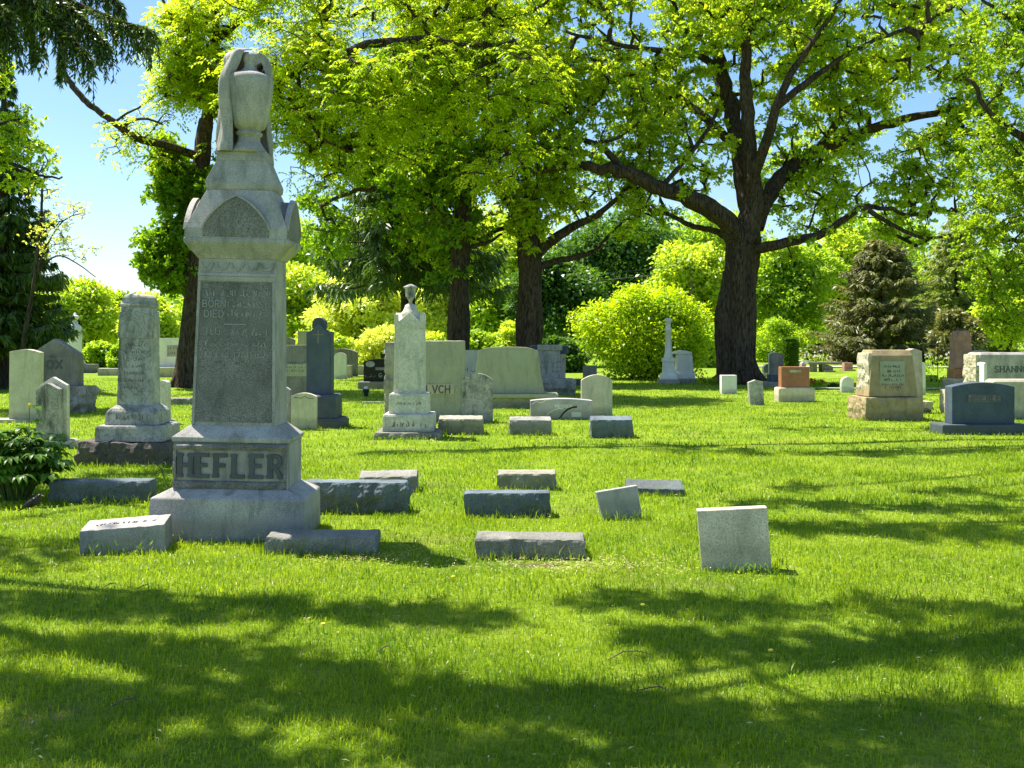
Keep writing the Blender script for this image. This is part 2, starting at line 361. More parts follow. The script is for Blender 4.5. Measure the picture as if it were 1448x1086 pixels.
def outline(kind, w, h, rise=0.0):
    """tablet outline centred on x=0, from z=-0.1 (sunk) to h"""
    b = -0.1; hw = w / 2; rise = rise or 0.12 * w
    if kind == 'flat': top = [(hw, h), (-hw, h)]
    elif kind == 'seg':                     # segmental (shallow) arch
        top = [(hw * math.cos(a), h - rise + rise * math.sin(a)) for a in np.linspace(0, PI, 19)]
        k = [(hw, h - rise)]; top = [(x, h - rise + rise * (1 - (x / hw) ** 2)) for x in np.linspace(hw, -hw, 19)]
    elif kind == 'round': top = arc(0, h - hw, hw, hw, 0, 180, 20)
    elif kind == 'soft':                    # round with higher shoulder
        top = arc(0, h - rise, hw, rise, 0, 180, 22)
    elif kind == 'peak': top = [(hw, h - rise), (0, h), (-hw, h - rise)]
    elif kind == 'gothic':
        top = [(hw, h - rise)] + [(hw * (1 - q) ** 0.75 * 0.92, h - rise + rise * (q ** 0.9)) for q in np.linspace(0.1, 0.95, 8)] + [(0, h)]
        top = top + [(-x, z) for x, z in top[::-1][1:]]
    elif kind == 'ogee':                    # shouldered flat top with a curved point
        top = [(hw, h - rise * 1.0), (hw * 0.9, h - rise * 1.02)] + [(hw * 0.62 * (1 - q) + hw * 0.1 * q, h - rise * (1 - q ** 1.4) * 0.9) for q in np.linspace(0, 1, 7)]
        top = top + [(0, h + 0.01)] + [(-x, z) for x, z in top[::-1]]
    elif kind == 'flare':                   # sides swept out towards the base, arched top
        s = [(hw * (1 + 0.0), b)] + [(hw * (1 - 0.24 * q ** 0.6), b + (h - rise - b) * q) for q in np.linspace(0.08, 1, 8)]
        ht = s[-1][0]
        return s + [(x, h - rise + rise * (1 - (x / ht) ** 4)) for x in np.linspace(ht * 0.97, -ht * 0.97, 17)] + [(-x, z) for x, z in s[::-1]]
    return [(hw, b)] + list(top) + [(-hw, b)]

# stroke lettering -------------------------------------------------
def _c(cx, cz, rx, rz, a0, a1, n=8): return arc(cx, cz, rx, rz, a0, a1, n)
FONT = {
 'A': [[(0, 0), (.4, 1), (.8, 0)], [(.18, .36), (.62, .36)]], 'B': [[(0, 0), (0, 1)], [(0, 1), (.4, 1)] + _c(.4, .76, .24, .24, 90, -90, 6) + [(0, .52)], [(0, .5), (.42, .5)] + _c(.42, .25, .28, .25, 90, -90, 6) + [(0, 0)]],
 'C': [_c(.4, .5, .4, .5, 50, 310, 12)], 'D': [[(0, 0), (0, 1), (.3, 1)] + _c(.3, .5, .42, .5, 90, -90, 8) + [(0, 0)]],
 'E': [[(0, 0), (0, 1)], [(0, 1), (.62, 1)], [(0, .52), (.5, .52)], [(0, 0), (.64, 0)]], 'F': [[(0, 0), (0, 1)], [(0, 1), (.62, 1)], [(0, .52), (.5, .52)]],
 'G': [_c(.4, .5, .4, .5, 50, 330, 12) + [(.78, .45), (.48, .45)]], 'H': [[(0, 0), (0, 1)], [(.7, 0), (.7, 1)], [(0, .5), (.7, .5)]],
 'I': [[(.1, 0), (.1, 1)]], 'K': [[(0, 0), (0, 1)], [(.65, 1), (0, .42), (.68, 0)]], 'L': [[(0, 1), (0, 0), (.6, 0)]],
 'M': [[(0, 0), (0, 1), (.42, .3), (.84, 1), (.84, 0)]], 'N': [[(0, 0), (0, 1), (.7, 0), (.7, 1)]], 'O': [_c(.42, .5, .42, .5, 0, 360, 16)],
 'R': [[(0, 0), (0, 1)], [(0, 1), (.38, 1)] + _c(.38, .75, .26, .25, 90, -90, 6) + [(0, .5)], [(.32, .5), (.7, 0)]],
 'S': [_c(.34, .75, .3, .25, 30, 270, 8) + _c(.34, .25, .32, .25, 90, -150, 8)], 'T': [[(.35, 0), (.35, 1)], [(0, 1), (.7, 1)]],
 'U': [[(0, 1), (0, .3)] + _c(.33, .3, .33, .3, 180, 360, 8) + [(.66, 1)]], 'V': [[(0, 1), (.38, 0), (.76, 1)]], 'X': [[(0, 0), (.7, 1)], [(0, 1), (.7, 0)]],
}
SERIF = {'H': [(0, 0), (0, 1), (.7, 0), (.7, 1)], 'E': [(0, 0), (0, 1)], 'F': [(0, 0), (0, 1)], 'L': [(0, 1), (0, 0)], 'R': [(0, 0), (0, 1), (.7, 0)],
         'I': [(.1, 0), (.1, 1)], 'N': [(0, 0), (.7, 1)], 'A': [(0, 0), (.8, 0)], 'B': [], 'T': [(.35, 0)]}
def adv(ch): return {'I': 0.2, 'M': .84, 'A': .8, 'O': .84, 'C': .75, 'G': .8, 'V': .76, ' ': .4}.get(ch, .68)
def lettering(text, xc, z, h, y, thick=0.13, depth=0.004, serif=0.0, sx=1.0, space=0.3, bm=None):
    """letters standing proud of the plane y (towards -y)"""
    bm = bm or bmesh.new()
    W = sum(adv(c) + space for c in text) - space
    x = xc - W * h * sx / 2; th = thick * h / 2; k = 0
    def bar(a, b, e=1.0):
        nonlocal k; k += 1
        d = Vector((b[0] - a[0], 0, b[1] - a[1])); L = d.length
        if L < 1e-6: return
        d /= L; p = Vector((-d.z, 0, d.x)) * th * e; dd = depth + (k % 7) * 0.00025
        A = Vector((a[0], 0, a[1])) - d * th * 0.8; B = Vector((b[0], 0, b[1])) + d * th * 0.8
        q = [A - p, B - p, B + p, A + p]
        f = [bm.verts.new((v.x, y - dd, v.z)) for v in q]; g_ = [bm.verts.new((v.x, y + 0.004, v.z)) for v in q]
        bm.faces.new(f)
        for i in range(4): bm.faces.new((f[i], f[(i + 1) % 4], g_[(i + 1) % 4], g_[i]))
    for ch in text:
        for st in FONT.get(ch, []):
            for a, b in zip(st, st[1:]):
                bar((x + a[0] * h * sx, z + a[1] * h), (x + b[0] * h * sx, z + b[1] * h), 1.25 if (serif and a[0] == b[0]) else 1.0)
        if serif:
            for s in SERIF.get(ch, []):
                bar((x + (s[0] - serif) * h * sx, z + s[1] * h), (x + (s[0] + serif) * h * sx, z + s[1] * h), 0.7)
        x += (adv(ch) + space) * h * sx
    return bm
def worn_marks(x0, x1, z, h, y, n=None, bm=None, seed=0, depth=0.002):
    """strokes of an inscription weathered past reading"""
    bm = bm or bmesh.new(); rr = random.Random(seed); x = x0
    while x < x1:
        for q in range(rr.choice((1, 2, 2))):
            a = (x + rr.uniform(0, .3) * h, z + rr.uniform(0, .25) * h)
            ang = rr.choice((90, 90, 90, 70, 110, 0, 25)); L = h * rr.uniform(.45, .95) * (0.5 if ang < 40 else 1)
            b = (a[0] + math.cos(R(ang)) * L, a[1] + math.sin(R(ang)) * L)
            d = Vector((b[0] - a[0], 0, b[1] - a[1])); d.normalize(); p = Vector((-d.z, 0, d.x)) * h * 0.07
            dd = depth + rr.uniform(0, .001)
            qv = [Vector((a[0], 0, a[1])) - p, Vector((b[0], 0, b[1])) - p, Vector((b[0], 0, b[1])) + p, Vector((a[0], 0, a[1])) + p]
            f = [bm.verts.new((v.x, y - dd, v.z)) for v in qv]; g_ = [bm.verts.new((v.x, y + 0.003, v.z)) for v in qv]
            bm.faces.new(f)
            for i in range(4): bm.faces.new((f[i], f[(i + 1) % 4], g_[(i + 1) % 4], g_[i]))
        x += h * rr.uniform(.45, .8) + (h * 0.5 if rr.random() < .15 else 0)
    return bm

FOOT = []       # stone footprints, for the taller grass the mower leaves round them
def place(x0, x1, yb, D=None):
    D = D or EYE * FOC / (yb - HOR); s = D / FOC
    return ((x0 + x1) / 2 - 724) * s, D, s
class Stone:
    """a gravestone whose front plane stands at distance D; pixel measures are read on that plane"""
    def __init__(self, name, label, x0, x1, yb, D=None, rz=0, tilt=(0, 0), cat='gravestone', group=None, foot=None):
        self.X, self.D, self.s = place(x0, x1, yb, D)
        self.w = (x1 - x0) * self.s
        self.root = empty(name, (self.X, self.D, gh(self.X, self.D) * 0.6), R(rz), (R(tilt[0]), R(tilt[1])))
        tag(self.root, label, cat, group)
        FOOT.append((self.X, self.D, self.w, foot or 0.3))
    def x(self, px): return (px - 724) * self.s - self.X
    def z(self, py): return EYE - (py - HOR) * self.s
    def tab(self, kind, x0, x1, yt, mat, depth=0.15, yb=None, rise=0.0, name='tablet', y0=0.0, bv=0.008, wx=0.0, seed=0, label=None):
        xc = (self.x(x0) + self.x(x1)) / 2; w = self.x(x1) - self.x(x0)
        z0 = self.z(yb) if yb else 0
        o = outline(kind, w, self.z(yt) - z0, rise * self.s if rise else 0)
        o = [(xc + a, (z0 + b) if b > -0.09 else (z0 - 0.1 if not yb else z0)) for a, b in o]
        bm = prism(o, y0, y0 + depth, bv)
        if wx: weather(bm, wx, 0, 6, seed)
        ob = bm_obj(name, bm, M[mat], self.root)
        if label: ob['label'] = label
        return ob
    def block(self, x0, x1, yt, yb, mat, depth=0.4, y0=0.0, ledge=0.0, name='base', bv=0.01, label=None, down=False):
        xc = (self.x(x0) + self.x(x1)) / 2; hw = (self.x(x1) - self.x(x0)) / 2; zt = self.z(yt); zb = self.z(yb) if yb else -0.1
        L = [(zb, hw, depth / 2), (zt - ledge, hw, depth / 2)]
        if ledge: L.append((zt, hw - ledge, depth / 2 - ledge))
        ob = bm_obj(name, levels(L, bv, xc, y0 + depth / 2), M[mat], self.root)
        if label: ob['label'] = label
        return ob
    def rock(self, x0, x1, yt, yb, mat, depth=0.3, y0=0.0, amp=0.02, name='base', faces='fblr', slope=0, seed=0, res=0.04, top=None):
        xc = (self.x(x0) + self.x(x1)) / 2; w = self.x(x1) - self.x(x0); zt = self.z(yt); zb = self.z(yb) if yb else -0.08
        bm = rock(w, depth, zt - zb, amp, res, faces, slope, xc, y0, zb, seed or self.X, top=top)
        return bm_obj(name, bm, M[mat], self.root, smooth=False)
    def text(self, s, px, py, hpx, y=0.0, mat='letter', thick=0.16, depth=0.004, serif=0.0, sx=1.0, space=0.3, name='lettering'):
        bm = lettering(s, self.x(px), self.z(py), hpx * self.s, y, thick, depth, serif, sx, space)
        return bm_obj(name, bm, M[mat], self.root)
    def marks(self, rows, hpx, y=0.0, mat='letter', seed=1, name='inscription', depth=0.002):
        bm = bmesh.new()
        for i, (a, b, py) in enumerate(rows): worn_marks(self.x(a), self.x(b), self.z(py), hpx * self.s, y, bm=bm, seed=seed + i, depth=depth)
        return bm_obj(name, bm, M[mat], self.root)



# ------------------------------------------------------------------ HEFLER monument
def hefler():
    D = 8.66; X = -2.236; K = .74
    def lv(L, bv=.006): return levels([(z_, a_, b_ * K) for z_, a_, b_ in L], bv)
    root = empty('family_monument', (X, D, 0), R(0.8), (0, R(1.15)))
    tag(root, 'tall grey granite monument carved HEFLER, topped by a draped urn', 'monument')
    FOOT.append((X, D - 0.6, 1.2, 1.2))
    A, B = M['granite'], M['granite_dark']
    bm_obj('base', weather(lv([(-0.15, .61, .56), (.335, .595, .545), (.345, .59, .54), (.415, .452, .41)], 0.012), 0.003), A, root)
    # die with rock-faced border and raised letters
    bm = lv([(.41, .45, .405), (.772, .447, .402)], 0.004)
    die = bm_obj('die', bm, A, root)
    def frame_rock(u0, u1, z0, z1, y, t, seed):
        bm = rock(u1 - u0, .05, z1 - z0, .018, .016, 'f', 0, (u0 + u1) / 2, y, z0, seed, 16)
        return bm
    yb = -.405 * K
    for (u0, u1, z0, z1, sd) in ((-.445, .445, .715, .77, 1), (-.445, .445, .415, .475, 2), (-.445, -.422, .476, .714, 3), (.422, .445, .476, .714, 4)):
        bm_obj('rock_faced_border', frame_rock(u0, u1, z0, z1, yb - .012, .03, sd), B, die)
    bm_obj('lettering', lettering('HEFLER', 0.0, .51, .165, yb - 0.002, .19, .016, .12, 0.745, .47), M['letter'], die)
    bm_obj('plinth', lv([(.774, .452, .41), (.785, .463, .42), (.812, .463, .42), (.905, .34, .31)], 0.005), A, root)
    shaft = bm_obj('shaft', lv([(.90, .335, .305), (2.235, .306, .28)], 0.006), A, root)
    # recessed inscription panel set in the shaft: border mouldings stand proud
    def hwz(z): return .335 - (z - .9) / 1.335 * .029
    def fyz(z): return -(.305 - (z - .9) / 1.335 * .025) * K
    bm = bmesh.new()
    def strip(x0a, x1a, z0, x0b, x1b, z1, pr):
        vs = [(x0a, fyz(z0) - pr, z0), (x1a, fyz(z0) - pr, z0), (x1b, fyz(z1) - pr, z1), (x0b, fyz(z1) - pr, z1)]
        f = [bm.verts.new(v) for v in vs]; g_ = [bm.verts.new((v[0], v[1] + pr + .003, v[2])) for v in vs]
        bm.faces.new(f)
        for i in range(4): bm.faces.new((f[i], f[(i + 1) % 4], g_[(i + 1) % 4], g_[i]))
    w = .026
    strip(-hwz(.91) + .004, -hwz(.91) + w, .91, -hwz(2.05) + .004, -hwz(2.05) + w, 2.05, .012)
    strip(hwz(.91) - w, hwz(.91) - .004, .91, hwz(2.05) - w, hwz(2.05) - .004, 2.05, .012)
    strip(-hwz(2.06) + .004, hwz(2.06) - .004, 2.052, -hwz(2.09) + .004, hwz(2.09) - .004, 2.09, .013)
    strip(-hwz(2.1) + .002, hwz(2.1) - .002, 2.092, -hwz(2.12) + .002, hwz(2.12) - .002, 2.115, .018)
    bm_obj('moulding', bm, A, shaft)
    # panel of darker weathered stone inside the moulding
    bm = bmesh.new()
    strip(-hwz(.93) + w + .004, hwz(.93) - w - .004, .93, -hwz(2.04) + w + .004, hwz(2.04) - w - .004, 2.045, .003)
    bm_obj('panel', bm, B, shaft)
    # carved festoon band above
    bm = bmesh.new()
    for i in range(5):
        cx = -.24 + i * .12
        pts = [(cx - .05, 2.20), (cx - .03, 2.155), (cx, 2.14), (cx + .03, 2.155), (cx + .05, 2.20)]
        for a, b in zip(pts, pts[1:]):
            d = Vector((b[0] - a[0], 0, b[1] - a[1])).normalized(); p = Vector((-d.z, 0, d.x)) * .007
            y = fyz(2.17) - .010 - .0005 * i
            q = [(a[0] - p.x, y, a[1] - p.z), (b[0] - p.x, y, b[1] - p.z), (b[0] + p.x, y, b[1] + p.z), (a[0] + p.x, y, a[1] + p.z)]
            f = [bm.verts.new(v) for v in q]; g_ = [bm.verts.new((v[0], v[1] + .012, v[2])) for v in q]
            bm.faces.new(f)
            for k in range(4): bm.faces.new((f[k], f[(k + 1) % 4], g_[(k + 1) % 4], g_[k]))
    bm_obj('festoon', bm, A, shaft)
    # worn inscription: build upright then lean onto the panel
    bm = bmesh.new(); h = .052
    rows = [1.93, 1.845, 1.765, 1.62, 1.53, 1.44]
    for i, z in enumerate(rows):
        y = fyz(z) - .004
        if i == 1: lettering('BORN', -.175, z, h, y, .15, .004, 0, .9, .3, bm); worn_marks(-.07, .25, z, h, y, bm=bm, seed=21)
        elif i == 2: lettering('DIED', -.175, z, h, y, .15, .004, 0, .9, .3, bm); worn_marks(-.07, .24, z, h, y, bm=bm, seed=22)
        else: worn_marks(-.24, .24, z, h, y, bm=bm, seed=30 + i)
    d = fyz(1.71) - .005
    for (x0, x1) in ((-.09, .08),):
        f = [bm.verts.new(v) for v in ((x0, d, 1.705), (x1, d, 1.705), (x1, d, 1.713), (x0, d, 1.713))]; bm.faces.new(f)
    bm_obj('inscription', bm, M['letter_light'], shaft)
    cap = bm_obj('cap', lv([(2.232, .312, .29), (2.25, .325, .30), (2.345, .405, .375), (2.36, .412, .382), (2.385, .412, .382), (2.39, .404, .374),
                                (2.47, .404, .374), (2.785, .262, .242)], 0.004), A, root)
    def arch(hw, z0, z1, n=12):
        right = []
        for q in np.linspace(0, 1, n):
            a = q * PI / 2
            right.append((hw * (1 - q ** 1.0), z0 + (z1 - z0) * (math.sin(q * 1.2) / math.sin(1.2)) ** .72))
        return right + [(-x, z) for x, z in right[::-1][1:]]
    for ax, (hx, hy) in enumerate(((.404, .374 * K), (.374 * K, .404))):
        o = [(.262, 2.40)] + arch(.262, 2.455, 2.715) + [(-.262, 2.40)]
        bm = prism(o, -hy - .006, hy + .006, .004)
        if ax: bmesh.ops.rotate(bm, verts=bm.verts, matrix=Matrix.Rotation(PI / 2, 3, 'Z'))
        bm_obj('arched_pediment', bm, B, cap)
        for sgn in ((-1, 1)):
            rim = bmesh.new(); pts = arch(.268, 2.455, 2.727, 14)
            for a, b in zip(pts, pts[1:]):
                va, vb = Vector((a[0], 0, a[1])), Vector((b[0], 0, b[1])); dd = (vb - va).normalized(); p = Vector((-dd.z, 0, dd.x)) * .008
                y0_, y1_ = sgn * (hy - .03), sgn * (hy + .013)
                q = [va - p, vb - p, vb + p, va + p]
                f = [rim.verts.new((v.x, y1_, v.z)) for v in q]; g_ = [rim.verts.new((v.x, y0_, v.z)) for v in q]
                rim.faces.new(f)
                for k in range(4): rim.faces.new((f[k], f[(k + 1) % 4], g_[(k + 1) % 4], g_[k]))
            if ax: bmesh.ops.rotate(rim, verts=rim.verts, matrix=Matrix.Rotation(PI / 2, 3, 'Z'))
            bm_obj('arch_rim', rim, A, cap)
    bm_obj('neck', lv([(2.784, .255, .235), (2.80, .272, .25), (2.845, .276, .254), (3.03, .20, .185)], 0.004), A, root)
    bm_obj('urn_plinth', lv([(3.028, .205, .19), (3.10, .20, .185)], 0.006), A, root)
    z = 3.10
    prof = [(.115, z), (.118, z + .015), (.095, z + .05), (.072, z + .10), (.07, z + .135), (.085, z + .15), (.086, z + .165), (.072, z + .175), (.075, z + .19),
            (.100, z + .21), (.116, z + .27), (.130, z + .38), (.142, z + .50), (.148, z + .585), (.142, z + .62), (.118, z + .645), (.075, z + .66), (.05, z + .69),
            (.046, z + .73), (.058, z + .755), (.056, z + .79), (.04, z + .82), (.01, z + .83)]
    prof = [(r_ * (1.28 if z_ < z + .64 else 1.12), z_) for r_, z_ in prof]
    urn = bm_obj('urn', lathe(prof, 40, .03, -.03), A, root, smooth=True)
    # drapery: a cloth carved over the left side and back of the urn
    VV, FF = [], []; nu, nv = 60, 44
    for j in range(nv + 1):
        v = j / nv; zz = z + .005 + v * .84
        for i in range(nu + 1):
            u = i / nu; ph = R(112 + u * 226)           # from front-left round the back to the right rear (0 = +x, 90 = front)
            rad = .178 + .028 * (1 - v) ** 2.2 + .012 * math.sin(v * 5 + 1)
            fold = .013 * math.sin(ph * 9 + v * 3.0 + .8 * math.sin(v * 7)) + .007 * math.sin(ph * 17 - v * 6)
            rad += fold * (0.5 + .8 * (1 - v))
            k = max(abs(math.cos(ph)), abs(math.sin(ph))); rad *= (1 / k) ** .45       # squarish like the block it was cut from
            if v > .88: rad *= 1 - ((v - .88) / .12) ** 2.5 * .72
            VV.append((.0 + rad * math.cos(ph) * .95 - .012, -rad * math.sin(ph) * .72, zz))
    for j in range(nv):
        for i in range(nu):
            a = j * (nu + 1) + i; FF.append((a, a + 1, a + nu + 2, a + nu + 1))
    o = link('drapery', np_mesh('drapery', VV, FF, True), A, root)
    md = o.modifiers.new('thick', 'SOLIDIFY'); md.thickness = .022; md.offset = 0
    # cloth run falling over the neck and down the front left of the body
    VV, FF = [], []; pts = [(-.01, -.02, .855, .045), (-.05, -.10, .82, .04), (-.09, -.125, .72, .05), (-.13, -.14, .60, .05), (-.14, -.14, .45, .047),
                            (-.13, -.135, .30, .046), (-.125, -.135, .18, .042), (-.13, -.155, .06, .055), (-.135, -.155, .0, .058)]
    def cr(p, n=6):
        out = []
        for i in range(len(p) - 1):
            p0, p1, p2, p3 = [np.array(p[min(max(k, 0), len(p) - 1)]) for k in (i - 1, i, i + 1, i + 2)]
            for q in np.linspace(0, 1, n, endpoint=False):
                out.append(.5 * (2 * p1 + (p2 - p0) * q + (2 * p0 - 5 * p1 + 4 * p2 - p3) * q * q + (3 * p1 - p0 - 3 * p2 + p3) * q ** 3))
        out.append(np.array(p[-1])); return out
    P_ = cr(pts); S_ = 16
    for p in P_:
        for k in range(S_):
            a = 2 * PI * k / S_; r_ = p[3] * (1 + .22 * math.sin(3 * a + p[2] * 9))
            VV.append((p[0] + r_ * math.cos(a), p[1] + r_ * .6 * math.sin(a), z + p[2]))
    for j in range(len(P_) - 1):
        for k in range(S_):
            FF.append((j * S_ + k, j * S_ + (k + 1) % S_, (j + 1) * S_ + (k + 1) % S_, (j + 1) * S_ + k))
    link('drapery_fold', np_mesh('drapery_fold', VV, FF, True), A, root)
    # scrolled handle on the right
    ho = [(.055, z + .74), (.075, z + .80), (.115, z + .815), (.16, z + .795), (.19, z + .74), (.197, z + .66), (.19, z + .55), (.175, z + .52),
          (.165, z + .56), (.160, z + .64), (.150, z + .68), (.135, z + .66), (.145, z + .70), (.125, z + .735), (.095, z + .72), (.075, z + .70)]
    bm_obj('handle', prism(ho, -.07, .05, .012), A, root, smooth=False)
    return root
hefler()

# ------------------------------------------------------------------ left weathered marble monument on rough footing
def left_monument():
    D0 = 13.2; s = D0 / FOC; D = D0 + .55; X = (186 - 724) / FOC * (D0 + .3)
    root = empty('weathered_monument', (X, D, 0), R(2), (R(0), R(.4)))
    tag(root, 'grey stained marble shaft monument on rough brown footing stones left of the tall urn monument', 'monument')
    FOOT.append((X, D - .6, 1.1, 1.1))
    m = M['marble_dirty']
    bm_obj('footing', rock(.36, .95, .40, .045, .05, 'fblrt', 0, -.40, -.5, -.12, 5), M['brown_rough'], root)
    bm_obj('footing', rock(.70, .95, .39, .045, .05, 'fblrt', 0, .16, -.5, -.12, 8), M['brown_rough'], root)
    bm_obj('base', weather(levels([(.29, .425, .40), (.46, .42, .395), (.49, .40, .38)], .012), .006), m, root)
    bm_obj('plinth', weather(levels([(.489, .335, .30), (.66, .325, .29), (.70, .29, .26), (.74, .235, .205)], .02), .008), m, root)
    bm_obj('shaft', weather(levels([(.735, .222, .19), (1.60, .205, .178)], .01), .003), m, root)
    bm_obj('neck', weather(levels([(1.598, .213, .186), (1.62, .216, .188), (1.86, .210, .183), (1.93, .20, .175), (1.95, .19, .165), (2.0, .185, .16)], .012), .004), m, root)
    bm_obj('cap', weather(levels([(1.998, .20, .175), (2.03, .203, .178), (2.06, .18, .155), (2.12, .175, .15), (2.15, .15, .13), (2.165, .12, .10)], .012), .008), m, root)
    bm = bmesh.new()
    for i in range(7): worn_marks(-.13, .12, .95 + i * .09, .045, -.19 + i * .0013, bm=bm, seed=60 + i)
    worn_marks(-.2, .2, .56,   .07, -.297, bm=bm, seed=71)
    bm_obj('inscription', bm, M['granite_dark'], root)
left_monument()

# ------------------------------------------------------------------ pale marble obelisk with urn
def marble_obelisk():
    D0 = 16.7; k = (lambda py: EYE - (py - HOR) * D0 / FOC)
    D = D0 + .52; X = (579.5 - 724) / FOC * D
    root = empty('marble_monument', (X, D, 0), R(1), (0, R(0.3)))
    tag(root, 'white marble gabled pillar monument with lamp shaped urn on top and stepped base', 'monument')
    FOOT.append((X, D - .55, 1.1, 1.1))
    m = M['marble']
    bm_obj('footing', rock(1.07, 1.05, k(612) + .08, .03, .05, 'fblr', .0, 0, -.52, -.08, 3, top=.93), M['grey_rough'], root)
    bm_obj('base', weather(levels([(k(612), .405, .40), (k(590), .40, .395), (k(587), .385, .38)], .012), .004), m, root)
    bm_obj('plinth', levels([(k(587) - .001, .315, .31), (k(561), .312, .307), (k(558), .30, .295)], .01), m, root)
    zs = k(459.5); zt = k(443)
    bm_obj('shaft', levels([(k(558.5), .243, .238), (zs, .232, .228)], .008), m, root)
    for ax in (0, 1):                           # crossing gables over the four faces
        o = [(.238, zs - .06), (.238, zs + .0), (0, zt + .02), (-.238, zs + .0), (-.238, zs - .06)]
        bm = prism(o, -.236, .236, .006)
        if ax: bmesh.ops.rotate(bm, verts=bm.verts, matrix=Matrix.Rotation(PI / 2, 3, 'Z'))
        bm_obj('gable', bm, m, root)
    for sx in (-1, 1):
        for sy in (-1, 1):
            bm_obj('corner_block', levels([(zs - .04, .035, .035), (zt - .01, .032, .032)], .006, sx * .205, sy * .205), m, root)
    z0 = zt - .06
    bm_obj('pedestal', lathe([(.15, z0), (.15, z0 + .08), (.12, z0 + .11), (.10, k(434)), (.085, k(430)), (.04, k(428))], 24), m, root, smooth=True)
    zz = k(428.5)
    bm_obj('urn', lathe([(.03, zz), (.028, k(425)), (.05, k(421)), (.085, k(417)), (.075, k(416)), (.095, k(406)), (.10, k(405)), (.118, k(404.5)), (.12, k(403.5)), (.06, k(401)), (.02, k(399.5))], 24),
           M['marble_dirty'], root, smooth=True)
    bm = bmesh.new(); worn_marks(-.27, .27, k(605), .09, -.401, bm=bm, seed=5, depth=.001)
    worn_marks(-.2, .2, k(574), .05, -.311, bm=bm, seed=6)
    bm_obj('inscription', bm, M['granite_dark'], root)
marble_obelisk()

# ------------------------------------------------------------------ other gravestones
GR_LOW = 'low rock faced markers in the grass'
def low_marker(label, x0, x1, yt, yb, mat, depth=.22, slope=0.0, rz=0, tilt=(0, 0), amp=.014, topm=True, faces='fblr', group=GR_LOW, text=False):
    t = Stone('low_marker', label, x0, x1, yb, rz=rz, tilt=tilt, group=group, foot=depth)
    t.rock(x0, x1, yt, None, mat, depth, amp=amp * 1.2, name='block', faces=faces, slope=slope, res=.022 if t.D < 12 else .035)
    if text:
        bm = bmesh.new(); z = t.z(yt)
        worn_marks(-t.w * .35, t.w * .35, 0, .05, 0, bm=bm, seed=int(x0))
        bmesh.ops.rotate(bm, verts=bm.verts, matrix=Matrix.Rotation(-PI / 2 + math.atan2(slope, depth), 3, 'X'))
        bmesh.ops.translate(bm, verts=bm.verts, vec=(0, depth * .35, z - slope * .65 + .001))
        bm_obj('inscription', bm, M['letter'], t.root)
    return t
# nearest row
t = low_marker('grey block marker tipped back with lettered top, nearest the base of the tall urn monument', 117, 232, 738, 785, 'granite', .30, .045, rz=8, tilt=(-3, -3.5), amp=.004, text=True)
low_marker('long low grey marker with chipped front, directly right of the urn monument base', 377, 530, 755, 784, 'grey_rough', .20, .02, rz=-1, text=False)
low_marker('low grey marker with bare soil in front, left of the tilted cream slab', 674, 825, 757, 789, 'grey_rough', .20, .02, rz=-1, tilt=(0, .8))
# second row
low_marker('long blue grey rock faced marker beside the leafy bush', 72, 210, 681, 713, 'blue_rough', .2, 0, rz=1, amp=.02)
low_marker('largest blue rock faced marker emerging behind the urn monument base', 428, 572, 682, 727, 'blue_rough', .22, 0, rz=-3, amp=.028)
low_marker('blue grey rock faced marker between the urn monument and the small leaning square stone', 658, 776, 697, 732, 'blue_rough', .2, 0, rz=0, amp=.016)
# third row
low_marker('small dark marker with bright sloped top, tipped beside the urn monument', 509, 589, 668, 696, 'grey_rough', .24, .04, rz=3, tilt=(0, -1))
low_marker('small grey marker with dark top and weeds, behind the middle blue marker', 705, 785, 667, 694, 'tan_rough', .2, .02, rz=0)
low_marker('small dark marker leaning right with bright top, behind the small leaning square stone', 887, 967, 682, 701, 'blue_rough', .26, .06, rz=-2, tilt=(0, 1.6), amp=.008)
# fourth row
GR4 = 'three square markers in a line'
low_marker('tan rock faced block beside the white gabled pillar monument', 621, 682, 589, 615, 'tan_rough', .3, .04, group=GR4, amp=.02)
low_marker('dark grey rock faced block in front of the mauve slant stone', 721, 779, 590, 615, 'grey_rough', .3, .04, group=GR4, amp=.015)
low_marker('charcoal rock faced block in front of the white round topped tablet', 837, 894, 589, 619, 'blue_rough', .3, .045, group=GR4, amp=.02)
# leaning slabs
def slab(name, label, pts, D, depth, mat, rz=0, tilt=(0, 0)):
    s = D / FOC; xs = [p[0] for p in pts]; X = ((min(xs) + max(xs)) / 2 - 724) * s
    o = [((p[0] - 724) * s - X, EYE - (p[1] - HOR) * s) for p in pts]
    bm = prism(o[::-1], 0, depth, .007); weather(bm, .003)
    ob = bm_obj(name, bm, M[mat]); ob.location = (X, D, 0); ob.rotation_euler = (R(tilt[0]), R(tilt[1]), R(rz)); tag(ob, label, 'gravestone')
    FOOT.append((X, D, (max(xs) - min(xs)) * s, .2)); return ob
slab('leaning_slab', 'large cream square slab leaning left, nearest stone on the right', [(986, 724), (1084, 717), (1092, 830), (995, 830)], 7.35, .16, 'concrete', rz=-9, tilt=(-3, 0))
slab('leaning_slab', 'small blue grey square slab leaning sharply left in the grass', [(843, 696), (902, 687), (912, 755), (858, 755)], 9.3, .10, 'granite', rz=3, tilt=(-4, 0))

